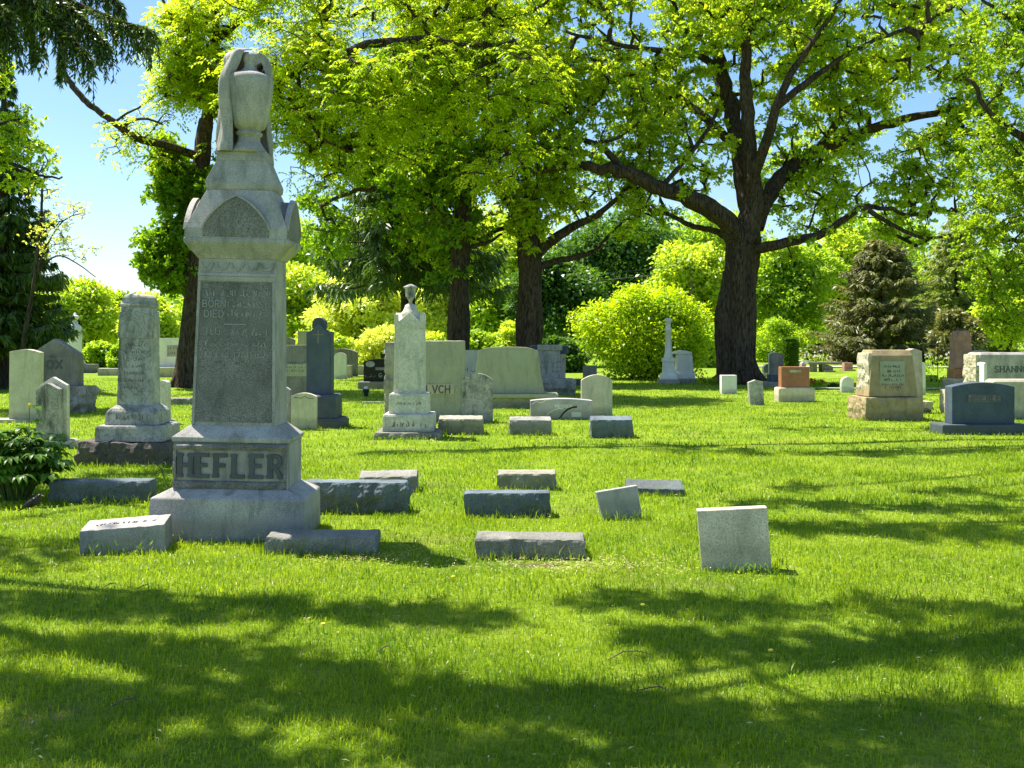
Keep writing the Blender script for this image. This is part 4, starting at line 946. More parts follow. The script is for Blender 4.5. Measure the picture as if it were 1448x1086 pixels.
class Tree:
    def __init__(self, name, label, base, group=None, cat='tree'):
        self.root = empty(name, base); tag(self.root, label, cat, group); self.o = np.array(base, float)
        self.lines = []; self.P = np.zeros((60000, 3)); self.par = np.full(60000, -1); self.fix = np.zeros(60000); self.cnt = np.zeros(60000); self.n = 0
        self.links = []; self.tips = []
    def limb(self, pts, r0, r1, flare=0.0, wig=.10, n=5):
        pts = catmull(pts, n); m = len(pts); t = np.linspace(0, 1, m)
        w = rng.normal(size=(m, 3)) * wig * (0.3 + t[:, None]); w[0] = 0; pts = pts + w * r0 * 1.2
        rad = r0 + (r1 - r0) * t ** 0.8
        if flare: rad = rad * (1 + flare * np.exp(-(pts[:, 2] - pts[0, 2]) / 0.45))
        self.lines.append((pts, rad)); ok = rad < 0.9 * r0 + 1e-6 if flare else np.ones(m, bool)
        for p, r in zip(pts, rad):
            if flare and r > r0 * .9: continue
            self.P[self.n] = p; self.fix[self.n] = r; self.n += 1
    def roots(self, r, n=7):
        for i in range(n):
            a = i * 2 * PI / n + rng.uniform(-.3, .3); d = np.array([math.cos(a), math.sin(a), 0]); L = r * rng.uniform(1.7, 2.3)
            pts = catmull([self.o + d * r * .45 + [0, 0, r * 1.5], self.o + d * r * 1.05 + [0, 0, r * .45], self.o + d * L + [0, 0, -.08]], 4)
            self.lines.append((pts, np.linspace(r * .42, r * .14, len(pts))))
    def grow(self, C_, sag=0.08, maxd=4.0):
        P = self.P; seeds = P[:self.n].copy()
        d = np.array([np.min(np.linalg.norm(seeds - c, axis=1)) for c in C_]); order = np.argsort(d)
        for ci in order:
            c = C_[ci]; dist = np.linalg.norm(P[:self.n] - c, axis=1)
            dist = dist + .35 * np.maximum(0, P[:self.n, 2] - c[2]) 
            k = int(np.argmin(dist)); a = P[k].copy(); L = np.linalg.norm(c - a)
            if L > maxd: continue
            m = max(3, int(L / .45) + 2); t = np.linspace(0, 1, m)[:, None]
            off = rng.normal(size=3) * L * .13; off[2] += sag * L
            pts = a + (c - a) * t + off * np.sin(t * PI) + rng.normal(size=(m, 3)) * .02 * L * np.sin(t * PI)
            prev = k; ids = [k]
            for p in pts[1:]:
                P[self.n] = p; self.par[self.n] = prev; prev = self.n; ids.append(prev); self.n += 1
            self.links.append(ids); q = prev
            while q >= 0: self.cnt[q] += 1; q = self.par[q]
            self.tips.append((c, (pts[-1] - pts[-2])))
    def finish_wood(self, mat, tip_r=.010, pw=.48, part='trunk', twigs=None):
        for ids in self.links:
            r = tip_r * np.maximum(self.cnt[ids], 1) ** pw; r[-1] = tip_r * .6
            if self.fix[ids[0]] > 0: r[0] = min(r[0] if r[0] > 0 else 9, self.fix[ids[0]] * .8); r[0] = max(r[0], r[1])
            r = np.minimum(r, .22); self.lines.append((self.P[ids], r))
        V, F = tubes(self.lines, lambda r: 20 if r > .3 else 12 if r > .12 else 7 if r > .04 else 5 if r > .015 else 3)
        if twigs is not None and len(twigs):
            V2, F2 = tubes(twigs, lambda r: 3); F = np.concatenate([F, F2 + len(V)]); V = np.concatenate([V, V2])
        return link(part, np_mesh(part, V - self.o, F, True), mat, self.root)
    def foliage(self, mat, n_spray, n_leaf, Rr, L, W, kind='oak', flat=.6, up=.5, part='crown', twig=True, filt=None):
        T = np.array([t[0] for t in self.tips]); 
        if filt is not None: T = T[filt(T)]
        k = len(T); jit = rng.uniform(.7, 1.25, size=k)
        off = unit(k * n_spray) * (rng.uniform(.15, 1, size=(k * n_spray, 1)) ** .6) * Rr * np.array([1, 1, flat])
        off *= np.repeat(jit, n_spray)[:, None]
        S = np.repeat(T, n_spray, axis=0) + off                    # spray centres
        d = off / (np.linalg.norm(off, axis=1, keepdims=True) + 1e-9) + unit(len(S)) * .5 + np.array([0, 0, .05])
        d /= np.linalg.norm(d, axis=1, keepdims=True)
        tw = []
        if twig:
            A = np.repeat(T, n_spray, axis=0)
            for a, b in zip(A[::2], S[::2]):
                tw.append((np.array([a, (a + b) / 2 + rng.normal(size=3) * .05 * Rr, b]), np.array([.008, .006, .004]) * (1 if Rr < 1 else 2)))
        m = n_leaf; s = np.repeat(S, m, axis=0); dd = np.repeat(d, m, axis=0)
        if kind == 'oak':                                          # leaves radiate round the twig end
            ax = dd * .55 + unit(len(s)) * .9; cen = s + dd * rng.uniform(-.6, .3, size=(len(s), 1)) * L + unit(len(s)) * .25 * L
            nor = np.array([0, 0, 1.0]) * up + unit(len(s)) * .8
        else:                                                      # leaflets in two ranks along a drooping rachis
            t = np.tile(np.linspace(0, 1, m), len(S))[:, None]; side = np.tile(np.where(np.arange(m) % 2, 1., -1.), len(S))[:, None]
            dn = np.array([0, 0, -1.0]); ln = L * m * .28
            h = np.cross(dd, [0, 0, 1.0]); h /= np.linalg.norm(h, axis=1, keepdims=True) + 1e-9
            cen = s + dd * t * ln + dn * (t ** 2) * ln * .45
            ax = h * side * .9 + dd * .6 + dn * .45 + unit(len(s)) * .3
            nor = np.array([0, 0, 1.0]) * 1.0 + unit(len(s)) * .45
        V = leaves(cen, ax, nor, L * rng.uniform(.7, 1.25, len(s)), W * rng.uniform(.75, 1.2, len(s)))
        return leaf_obj(part, V - self.o, mat, self.root), tw
def in_blobs(blobs, n, holes=1.0, gap=.34, seed=0):
    """n points filling ellipsoids ((cx,cy,cz),(rx,ry,rz)), favouring the outer shell and leaving gaps"""
    vol = np.array([b[1][0] * b[1][1] * b[1][2] for b in blobs]); vol = vol / vol.sum(); out = []
    while len(out) < n:
        b = blobs[rng.choice(len(blobs), p=vol)]
        u = unit(1)[0] * rng.uniform(.05, 1) ** .42
        p = np.array(b[0]) + u * np.array(b[1])
        if gap and mnoise.noise(Vector(p * (.42 * holes)) + Vector((seed, 0, 0))) < gap - .5: continue
        out.append(p)
    return np.array(out)
def Q(px, py, D): return np.array(px3(px, py, D))
def blob(px, py, D, rx, ry, rz):          # rx, rz in photo pixels at distance D, ry in metres
    return (Q(px, py, D), (rx * D / FOC, ry, rz * D / FOC))
def gbase(px, D): v = px3(px, 0, D); return (v.x, D, 0.0)

# --- the big oak
def big_oak():
    D = 37.2; T = Tree('oak_tree', 'huge dark trunked oak with wide spreading crown, tallest trunk on the right half', gbase(1046, D))
    q = lambda x, y, dd=0: Q(x, y, D + dd)
    T.limb([q(1046, 548), q(1046, 520), q(1046, 450), q(1049, 380), q(1052, 335)], .62, .54, flare=.30, wig=.02, n=8)
    T.limb([q(1029, 546, -.2), q(1025, 490, -.2), q(1026, 430, -.1), q(1034, 385, 0)], .36, .26, flare=.2, wig=.03)
    T.limb([q(1052, 345), q(1060, 300, .2), q(1052, 245, .4), q(1040, 190, .6), q(1030, 130, 1), q(1015, 60, 1.4), q(1005, -20, 1.6), q(1010, -90, 2)], .46, .12)
    T.limb([q(1058, 335), q(1068, 290, -.1), q(1062, 235, -.3), q(1056, 160, -.5), q(1055, 75, -.8), q(1062, -30, -1), q(1058, -100, -1)], .38, .10)
    T.limb([q(1044, 345), q(1025, 310, -.5), q(985, 284, -1), q(935, 265, -1.5), q(885, 246, -1.6), q(830, 237, -1.6), q(790, 236, -1.2), q(745, 250, -.8)], .42, .09)
    T.limb([q(885, 246, -1.6), q(860, 215, -1.2), q(835, 200, -.8), q(800, 195, -.5), q(765, 180, 0)], .15, .05)
    T.limb([q(935, 265, -1.5), q(970, 225, -1), q(1000, 185, -.6), q(1015, 155, 0)], .10, .06)
    T.limb([q(1066, 320), q(1090, 272, .5), q(1115, 240, 1), q(1155, 215, 1.2), q(1200, 195, 1.2), q(1250, 178, 1.0), (q(1310, 162, .8)), q(1370, 158, .4), q(1420, 170, 0)], .34, .07)
    T.limb([q(1155, 215, 1.2), q(1190, 165, 1.8), q(1240, 120, 2.2), q(1300, 100, 2.4), q(1350, 75, 2.6)], .16, .05)
    T.limb([q(1062, 260, -.3), q(1090, 180, -1.4), q(1110, 120, -2), q(1150, 60, -2.6), q(1190, 0, -3)], .22, .06)
    T.limb([q(1100, 150, -1.8), q(1150, 110, -2.2), q(1210, 70, -2.4), q(1280, 40, -2.4)], .14, .05)
    T.limb([q(1064, 352), q(1085, 350, -.6), q(1120, 342, -1), q(1165, 330, -1.3), q(1195, 308, -1.4), q(1220, 292, -1.4), q(1262, 298, -1.2), q(1310, 308, -.8)], .22, .05)
    T.limb([q(1220, 292, -1.4), q(1262, 318, -1.5), q(1305, 336, -1.2), q(1345, 332, -1)], .10, .04)
    T.limb([q(1036, 340), q(1010, 326, .5), q(975, 318, 1), q(950, 305, 1.2), q(925, 302, 1.2)], .15, .05)
    T.limb([q(1048, 215, .5), q(1000, 170, 1.5), q(950, 130, 2.2), q(900, 105, 2.6), q(840, 90, 2.8)], .20, .06)
    T.limb([q(1022, 100, 1.2), q(980, 75, .6), q(920, 70, 0), q(860, 60, -.6), q(800, 45, -1)], .16, .05)
    T.limb([q(1040, 190, .6), q(1020, 130, 3), q(1000, 80, 4.5), q(980, 0, 5.5)], .16, .06)
    T.roots(.62)
    B = [blob(1190, 270, D + 1.5, 120, 2.2, 60), blob(960, 170, D + 2, 110, 2.2, 80), blob(1160, 350, D - .8, 60, 1, 45), blob(1050, 60, D + 1.5, 290, 3.4, 135), blob(860, 150, D - .3, 120, 2.4, 105), blob(800, 225, D - .5, 90, 2.2, 60), blob(1265, 110, D + 1, 165, 3.6, 125),
         blob(1180, 0, D - 1, 200, 3, 120), blob(960, 250, D + .2, 110, 2.4, 75), blob(1250, 250, D - .3, 125, 2.6, 85), blob(1370, 200, D, 80, 2.2, 105),
         blob(1120, 200, D + 2.5, 100, 2.5, 80), blob(930, 10, D, 150, 3, 90), blob(1060, 330, D + .8, 55, 1.5, 60), blob(1230, 330, D - .6, 90, 1.6, 30),
         blob(900, 320, D + .6, 60, 1.4, 25), blob(1050, -50, D + 1, 240, 3, 60)]
    T.grow(in_blobs(B, 2000, 1.25, .49, 3), .06)
    c, tw = T.foliage(M['oak_leaf'], 9, 7, .44, .15, .09, 'oak', .5, .6)
    # sprouts of leaves on the trunk
    T.finish_wood(M['bark'], .016, .47, twigs=tw)
big_oak()

def tree_middle():
    D = 38.3; T = Tree('oak_tree', 'dark trunked tree behind the swept olive headstone, second trunk left of the huge oak', gbase(749, D))
    q = lambda x, y, dd=0: Q(x, y, D + dd)
    T.limb([q(749, 545), q(749, 500), q(749, 430), q(749, 380), q(746, 340)], .49, .40, flare=.25, wig=.02, n=8)
    T.limb([q(748, 350), q(735, 310, -.2), q(712, 270, -.6), q(690, 230, -1), q(655, 185, -1.4), q(610, 150, -1.8)], .27, .06)
    T.limb([q(750, 345), q(752, 300, .2), (q(745, 250, .5)), q(752, 190, .8), q(742, 120, 1), q(750, 40, 1.2), q(740, -60, 1.2)], .30, .07)
    T.limb([q(758, 360), q(785, 337, -.3), q(820, 316, -.6), q(850, 300, -.8), q(878, 275, -.8), q(915, 250, -.6)], .22, .05)
    T.limb([q(760, 378), q(785, 369, .3), q(815, 364, .3), q(840, 355, .3), q(858, 336, .3), q(880, 315, .2)], .14, .04)
    T.limb([q(745, 330), q(720, 290, .8), q(690, 262, 1.6), q(640, 250, 2)], .16, .05)
    T.limb([q(748, 230, .6), q(790, 190, 0), q(830, 160, -.6), q(860, 120, -1)], .15, .05)
    T.roots(.49)
    B = [blob(740, 180, D - .4, 120, 2.3, 130), blob(760, 40, D - .2, 150, 2.6, 130), blob(690, 280, D - .3, 80, 2.4, 75), blob(830, 250, D + .3, 80, 2.4, 70),
         blob(630, 150, D, 90, 3, 110), blob(755, 320, D - .8, 45, 1.2, 45), blob(600, 320, D + .3, 60, 2, 70)]
    T.grow(in_blobs(B, 800, 1.25, .48, 8), .06)
    c, tw = T.foliage(M['lime_leaf'], 10, 7, .54, .16, .10, 'oak', .5, .6); T.finish_wood(M['bark'], .016, .47, twigs=tw)
tree_middle()

def tree_third():
    D = 38; T = Tree('oak_tree', 'straight dark trunk rising behind the block headstone, with deep green foliage', gbase(649, D))
    q = lambda x, y, dd=0: Q(x, y, D + dd)
    T.limb([q(649, 545), q(649, 500), q(649, 430), q(650, 370), q(655, 300), q(650, 220)], .43, .28, flare=.2, wig=.02, n=8)
    T.limb([q(650, 225), q(640, 150, .3), q(648, 80, .6), q(640, 0, .8)], .26, .08)
    T.limb([q(650, 330), q(620, 290, -.6), q(590, 270, -1), q(550, 262, -1.4), q(500, 270, -1.6), q(455, 290, -1.8)], .17, .05)
    T.limb([q(652, 350), q(685, 345, 0), q(710, 330, .3)], .12, .04)
    T.limb([q(652, 260), q(600, 200, 1), q(560, 160, 1.5), q(500, 140, 1.8), q(440, 150, 2)], .17, .05)
    T.roots(.43)
    B = [blob(620, 330, D, 85, 2, 70), blob(560, 250, D - .5, 110, 2.6, 85), blob(640, 180, D, 100, 3, 110), blob(520, 160, D + .5, 120, 3, 100), blob(480, 300, D - .5, 60, 1.8, 70)]
    T.grow(in_blobs(B, 420, 1.0, .42, 18), .05)
    c, tw = T.foliage(M['ivy_leaf'], 10, 7, .56, .17, .10, 'oak', .6, .6); T.finish_wood(M['bark'], .012, .47, twigs=tw)
tree_third()

# --- the ivy clad tree behind the urn monument and its long high limbs
def left_tree():
    D = 34.5; T = Tree('locust_tree', 'slender leaning tree clad in dark leaves behind the tall urn monument, high lime crown', gbase(262, D))
    q = lambda x, y, dd=0: Q(x, y, D + dd)
    T.limb([q(261, 549), q(264, 510), q(270, 450), q(275, 390), q(280, 300), q(287, 215), q(292, 170)], .32, .24, flare=.45, wig=.03, n=8)
    T.limb([q(290, 190), q(300, 120, -.5), q(305, 40, -1), q(300, -40, -1), q(310, -110, -1)], .22, .07)
    T.limb([q(286, 222), q(262, 214, -.6), q(232, 204, -1.2), q(205, 199, -1.6), q(183, 190, -1.8), q(160, 172, -2), q(140, 158, -2.1), q(118, 140, -2.2), q(100, 118, -2.2), q(90, 100, -2.2), q(86, 75, -2.2)], .14, .075, wig=.07)
    T.limb([q(172, 180, -1.9), q(185, 172, -2.2), q(205, 168, -2.4), q(230, 175, -2.5)], .06, .03)
    T.limb([q(163, 172, -2), q(180, 160, -1.8), q(200, 150, -1.6), q(225, 130, -1.5)], .045, .025)
    T.limb([q(300, 160, 0), q(345, 145, -2), q(392, 120, -3.5), q(415, 100, -4.2), q(442, 88, -5), q(480, 78, -5.5), q(520, 62, -6), (q(560, 58, -6.2)), q(610, 54, -6.4), q(660, 64, -6.4), q(720, 62, -6)], .19, .05, wig=.07)
    T.limb([q(520, 62, -6), q(560, 70, -5.6), q(620, 90, -5.4), q(690, 120, -5)], .09, .03)
    T.limb([q(420, 100, -4.2), q(430, 150, -4), q(455, 195, -4), q(500, 215, -3.8)], .07, .03)
    T.limb([q(302, 60, -1), q(350, 20, -2), q(420, -20, -3), q(520, -50, -4)], .14, .05)
    T.limb([q(302, 80, -1), q(270, 50, -1), q(240, 20, -1.4), q(220, -30, -1.6)], .09, .04)
    T.roots(.36, 5)
    B = [blob(285, 150, D - .8, 50, 1.4, 60), blob(245, 190, D - 1, 34, 1.1, 50), blob(270, 110, D - 1.2, 50, 1.3, 60), blob(225, 230, D - 1, 22, .8, 30), blob(420, 240, D - 3, 55, 1.4, 60), blob(300, 60, D - 1, 75, 2.2, 85), blob(430, 110, D - 4, 120, 2.6, 80), blob(560, 110, D - 5.5, 130, 2.6, 90), blob(690, 120, D - 5.3, 105, 2.4, 80),
         blob(400, -10, D - 2.5, 150, 3, 60), blob(600, 0, D - 4, 170, 3, 60), blob(520, 210, D - 4, 100, 1.8, 60), blob(440, 190, D - 3, 55, 1.6, 60), blob(255, 90, D - 1.3, 38, 1.4, 90), blob(690, 220, D - 4.2, 60, 1.4, 55)]
    T.grow(in_blobs(B, 1400, 1.3, .46, 28), .06)
    hi = len(T.tips)
    c, tw = T.foliage(M['lime_leaf'], 8, 9, .45, .13, .065, 'comp', .5, .6)
    # sparse sprigs on the bare limb
    T.tips = []
    T.grow(np.concatenate([in_blobs([blob(185, 185, D - 2, 38, .7, 22), blob(160, 205, D - 2, 22, .6, 14), blob(225, 150, D - 1.6, 26, .8, 30), blob(205, 200, D - 1.4, 18, .6, 12)], 34, 1, 0)]), .05)
    c2, tw2 = T.foliage(M['far_lime'], 5, 6, .42, .14, .075, 'comp', .8, .6, part='sprigs')
    # dark climbing growth round the trunk
    T.tips = []
    T.grow(in_blobs([blob(262, 215, D - .3, 45, 1.2, 50), blob(252, 300, D, 32, 1.1, 70), blob(238, 380, D, 32, 1.0, 42), blob(300, 250, D - .3, 26, .9, 80), blob(222, 360, D, 26, .8, 40), blob(272, 260, D - .5, 26, .6, 90), blob(255, 445, D - .2, 14, .5, 20)], 260, 1.3, .36, 4), .03)
    c3, tw3 = T.foliage(M['ivy_leaf'], 12, 10, .42, .16, .10, 'oak', .9, .4, part='ivy')
    T.finish_wood(M['bark'], .014, .46, twigs=tw + tw2 + tw3)
left_tree()

# --- conifers
def conifer(name, label, base, h, rad, mat, z0=.12, whorl=.45, nb=6, droop=.25, nl=(.5, .12), dens=16, trunk_r=None, group=None, bark='bark_grey', prof=None, hang=.5, arms=.3, side=None, zmax=None, tip_up=.1):
    r_ = empty(name, base); tag(r_, label, 'tree', group)
    tr = trunk_r or h * .018; lines = [(np.array([(0, 0, -.2), (0, 0, h * .3), (0.05, 0, h * .65), (0, 0, h)], float), np.array([tr * 1.2, tr, tr * .55, tr * .1]))]
    cen, ax, nor = [], [], []; z = h * z0; rot = 0
    while z < (zmax or h * .985):
        f = (z / h - z0) / (1 - z0); Lm = rad * (prof(f) if prof else (1 - f) ** .8); Lm = max(Lm, .15)
        k = nb if Lm > 1 else 4
        for i in range(k):
            rot += 2 * PI / k + rng.uniform(-.3, .3); L = Lm * rng.uniform(.72, 1.12)
            if side and side(rot, z): continue
            d = np.array([math.cos(rot), math.sin(rot), 0]); t = np.linspace(0, 1, 7)[:, None]
            zz = (-droop * np.sin(t * PI * .6) + tip_up * t ** 3) * L
            pts = np.array([0, 0, z + rng.uniform(-.15, .15)]) + d * t * L + np.array([0, 0, 1.0]) * zz
            pts[1:] += rng.normal(size=(6, 3)) * .02 * L
            lines.append((pts, np.linspace(max(.012, tr * .22 * Lm / rad), .006, 7)))
            n = max(8, int(dens * L * 2.2)); u = rng.uniform(.12, 1, n) ** .8; idx = np.clip((u * 6).astype(int), 0, 5); fr = (u * 6 - idx)[:, None]
            p = pts[idx] * (1 - fr) + pts[idx + 1] * fr
            sd = np.cross(d, [0, 0, 1.0]) * np.where(rng.random(n) < .5, 1, -1)[:, None]
            w = (arms * L * (1 - .65 * u) * rng.uniform(.1, 1, n))[:, None]
            dirv = sd * .8 + d * .7 + unit(n) * .2
            pp = p + dirv * w + np.array([0, 0, -1.0]) * w * hang * rng.uniform(.2, 1, (n, 1))
            cen.append(pp); ax.append(dirv * .8 + np.array([0, 0, -1.0]) * hang * rng.uniform(.2, 1.6, (n, 1)) + unit(n) * .25)
            nor.append(np.array([0, 0, 1.0]) + unit(n) * .7)
        z += whorl * rng.uniform(.7, 1.2) * (1 if f < .7 else .7)
    cen, ax, nor = map(np.concatenate, (cen, ax, nor))
    V = leaves(cen, ax, nor, nl[0] * rng.uniform(.6, 1.3, len(cen)), nl[1] * rng.uniform(.7, 1.3, len(cen)), .1, .25)
    leaf_obj('crown', V, mat, r_)
    V, F = tubes(lines, lambda r: 10 if r > .1 else 4); link('trunk', np_mesh('trunk', V, F, True), M[bark], r_)
    return r_
conifer('spruce_tree', 'dark drooping spruce at the left edge with lawn showing below its boughs', gbase(4, 33), 11.0, 2.4, M['dark_needle'], z0=.15, whorl=.32, nb=8, droop=.30, nl=(.26, .06), dens=62, hang=.8, trunk_r=.24,
        prof=lambda f: (1 - f) ** .95 * (.75 + .25 * math.sin(f * 19) ** 2))
conifer('spruce_tree', 'dark spruce between the urn monument and the lime crowned trees', gbase(577, 43), 15.0, 3.9, M['dark_needle'], z0=.33, whorl=.48, nb=8, droop=.36, nl=(.36, .08), dens=38, hang=.9, trunk_r=.27)
conifer('spruce_tree', 'broad olive brown spruce on the far lawn above the sandstone monument', gbase(1245, 66), 8.5, 4.3, M['olive_needle'], z0=.02, whorl=.42, nb=10, droop=.14, nl=(.40, .08), dens=38, hang=.25, tip_up=.12,
        prof=lambda f: (1 - f) ** .7)
conifer('spruce_tree', 'paler olive spruce right of the broad olive brown one', gbase(1352, 80), 11.5, 4.6, M['pale_needle'], z0=.03, whorl=.5, nb=9, droop=.16, nl=(.5, .1), dens=26, hang=.3)

# --- near spruce bough hanging in from the upper left
def near_spruce():
    base = (-9.2, 13.6, 0.0); r_ = empty('near_spruce_tree', base); tag(r_, 'near spruce whose dark hanging boughs fill the upper left corner', 'tree')
    lines = [(np.array([(0, 0, -.3), (0, 0, 4), (.1, 0, 9), (0, 0, 14)], float), np.array([.34, .3, .2, .03]))]
    o = np.array(base); hang_c, hang_a, hang_n = [], [], []; lin2 = []
    boughs = [[Q(-180, -190, 13.6), Q(-60, -100, 13.3), Q(60, -20, 13), Q(150, 22, 12.8), Q(212, 42, 12.7)],
              [Q(-180, -150, 13.4), Q(-80, -70, 13), Q(20, -10, 12.6), Q(80, 30, 12.3), Q(130, 85, 12.1)],
              [Q(-180, -130, 13.8), Q(-90, -70, 14), Q(-20, -20, 14.2), Q(30, 20, 14.3), Q(50, 60, 14.3)],
              [Q(-180, -230, 13.8), Q(-60, -160, 13.8), Q(60, -80, 13.8), Q(130, -30, 13.6), Q(170, 5, 13.5)],
              [Q(-180, -110, 13.2), Q(-100, -60, 12.8), Q(-30, -10, 12.4), Q(10, 15, 12.2)],
              [Q(-180, -160, 13), Q(-60, -90, 12.7), Q(40, -30, 12.5), Q(105, 15, 12.4), Q(150, 60, 12.4)], [Q(-180, -150, 14), Q(-60, -90, 14.2), Q(50, -40, 14.3), Q(90, 20, 14.4), Q(84, 85, 14.4)], [Q(-180, -140, 12.6), Q(-90, -60, 12.3), Q(-20, 0, 12.2), Q(20, 50, 12.1)]]
    for i in range(46):                                     # the rest of the tree, above and outside the frame
        a = rng.uniform(0, 2 * PI); z = rng.uniform(5.5, 13.2); L = (14.5 - z) * .42 + .5
        if -PI * .62 < ((a + PI) % (2 * PI) - PI) < PI * .42: continue
        d = np.array([math.cos(a), math.sin(a), 0.]); boughs.append([o + np.array([0, 0, z]), o + d * L * .5 + np.array([0, 0, z - .1 * L]), o + d * L + np.array([0, 0, z - .3 * L])])
    for bi, b in enumerate(boughs):
        pts = catmull(b, 8); n = len(pts); near = bi < 8
        lines.append((pts - o, np.linspace(.055 if near else .05, .008, n)))
        seglen = np.linalg.norm(np.diff(pts, axis=0), axis=1).sum(); m = int(seglen * (34 if near else 5))
        for k in range(m):
            u = rng.uniform(.15, 1); i = min(int(u * (n - 1)), n - 2); p = pts[i] + (pts[i + 1] - pts[i]) * (u * (n - 1) - i)
            d = pts[i + 1] - pts[i]; d /= np.linalg.norm(d); s_ = np.cross(d, [0, 0, 1.]) * rng.choice((-1, 1))
            Lh = rng.uniform(.25, .75) * (1.2 - .75 * u) * (1.35 if near else 1.5)
            out = s_ * rng.uniform(.0, .6) + d * rng.uniform(.1, .5)
            e = p + out * Lh * .8 + np.array([0, 0, -Lh * rng.uniform(.5, 1.0)])
            mid = p + out * Lh * .6 + np.array([0, 0, -Lh * .15])
            tpts = catmull([p, mid, e], 4); lin2.append((tpts - o, np.linspace(.007, .003, len(tpts))))
            nn = int((34 if near else 10) * Lh / .4); uu = rng.uniform(0, 1, nn); idx = np.clip((uu * (len(tpts) - 1)).astype(int), 0, len(tpts) - 2)
            fr = (uu * (len(tpts) - 1) - idx)[:, None]; c = tpts[idx] * (1 - fr) + tpts[idx + 1] * fr; dd = tpts[idx + 1] - tpts[idx]; dd /= np.linalg.norm(dd, axis=1, keepdims=True) + 1e-9
            hang_c.append(c); hang_a.append(dd * .8 + unit(nn) * .55); hang_n.append(unit(nn))
    c, a, n_ = map(np.concatenate, (hang_c, hang_a, hang_n))
    V = leaves(c - o, a, n_, rng.uniform(.05, .11, len(c)), rng.uniform(.014, .026, len(c)), .1, .1)
    leaf_obj('crown', V, M['near_needle'], r_)
    V, F = tubes(lines + lin2, lambda r: 10 if r > .1 else 6 if r > .03 else 3); link('trunk', np_mesh('trunk', V, F, True), M['bark_grey'], r_)
near_spruce()

# --- broadleaf at the left edge reaching over the spruce, and a thin leafing tree
def left_edge_tree():
    D = 25; T = Tree('maple_tree', 'pale leaved tree at the left edge with branches reaching right above the dark spruce', gbase(-110, D))
    q = lambda x, y, dd=0: Q(x, y, D + dd)
    T.limb([q(-110, 574), q(-108, 400), q(-100, 250), q(-95, 100)], .26, .12, flare=.2, n=6)
    T.limb([q(-100, 260), (q(-50, 240)), q(0, 228), q(35, 238), q(60, 248), q(88, 252)], .09, .02)
    T.limb([q(-100, 220), q(-40, 190), q(0, 175), q(40, 165)], .08, .02); T.limb([q(-98, 150), q(-40, 110), q(0, 90)], .07, .02)
    B = [blob(5, 165, D, 45, 1, 22), blob(15, 215, D, 70, 1.2, 24), blob(55, 232, D, 40, .8, 14), blob(-60, 180, D, 60, 1.6, 80), blob(15, 60, D, 35, 1, 40), blob(20, 262, D, 40, .8, 12), blob(-60, 60, D, 70, 1.6, 80)]
    T.grow(in_blobs(B, 230, 1.2, .40, 44), .05)
    c, tw = T.foliage(M['oak_leaf'], 9, 7, .36, .11, .07, 'oak', .5, .6); T.finish_wood(M['bark_grey'], .008, .46, twigs=tw)
    D = 31; T = Tree('young_tree', 'thin barely leafed tree between the dark spruce and open sky', gbase(30, D))
    q = lambda x, y, dd=0: Q(x, y, D + dd)
    T.limb([q(30, 552), q(34, 480), q(45, 420), q(52, 370), q(58, 300), q(62, 250)], .09, .03, n=6)
    T.limb([q(48, 400), q(65, 350), q(90, 312), q(120, 300)], .04, .012); T.limb([q(50, 385), q(80, 362), q(108, 372), q(135, 392)], .035, .012)
    T.grow(in_blobs([blob(100, 305, D, 30, .8, 20), blob(112, 350, D, 36, .8, 18), blob(75, 330, D, 30, .8, 35), blob(65, 270, D, 35, .8, 20)], 60, 1.2, .3, 2), .05)
    c, tw = T.foliage(M['far_pale'], 5, 3, .34, .09, .055, 'oak', .6, .6); T.finish_wood(M['bark_grey'], .007, .42, twigs=tw)
left_edge_tree()

def right_edge_tree():
    D = 29; T = Tree('oak_tree', 'lime leaved tree filling the right edge, its boughs sweeping down to head height', gbase(1580, D))
    q = lambda x, y, dd=0: Q(x, y, D + dd)
    T.limb([q(1580, 562), q(1580, 450), q(1575, 340), q(1570, 230)], .42, .32, flare=.25, n=6)
    T.limb([q(1572, 300), q(1520, 330), q(1470, 345), q(1425, 340), q(1385, 345)], .14, .04); T.limb([q(1572, 250), q(1500, 220), q(1440, 190), q(1400, 160), q(1370, 110)], .18, .05)
    T.limb([q(1570, 230), q(1560, 100), q(1540, -30)], .25, .08); T.limb([q(1560, 120), q(1480, 60), q(1430, 30), q(1390, 0)], .14, .04)
    T.limb([q(1470, 345), q(1430, 380), q(1410, 395), q(1390, 370)], .06, .02)
    B = [blob(1430, 300, D, 60, 1.8, 70), blob(1440, 400, D, 48, 1.6, 65), blob(1420, 200, D, 55, 2, 70), blob(1440, 90, D, 55, 2, 80), blob(1530, 250, D, 80, 2.5, 170), blob(1440, 0, D, 60, 2, 60), blob(1375, 330, D, 30, 1, 40), blob(1530, 60, D, 90, 2.5, 120), blob(1390, 400, D, 25, .9, 35)]
    T.grow(in_blobs(B, 520, 1.1, .42, 54), .03)
    c, tw = T.foliage(M['edge_leaf'], 10, 9, .45, .12, .07, 'oak', .7, .6); T.finish_wood(M['bark'], .009, .46, twigs=tw)
right_edge_tree()

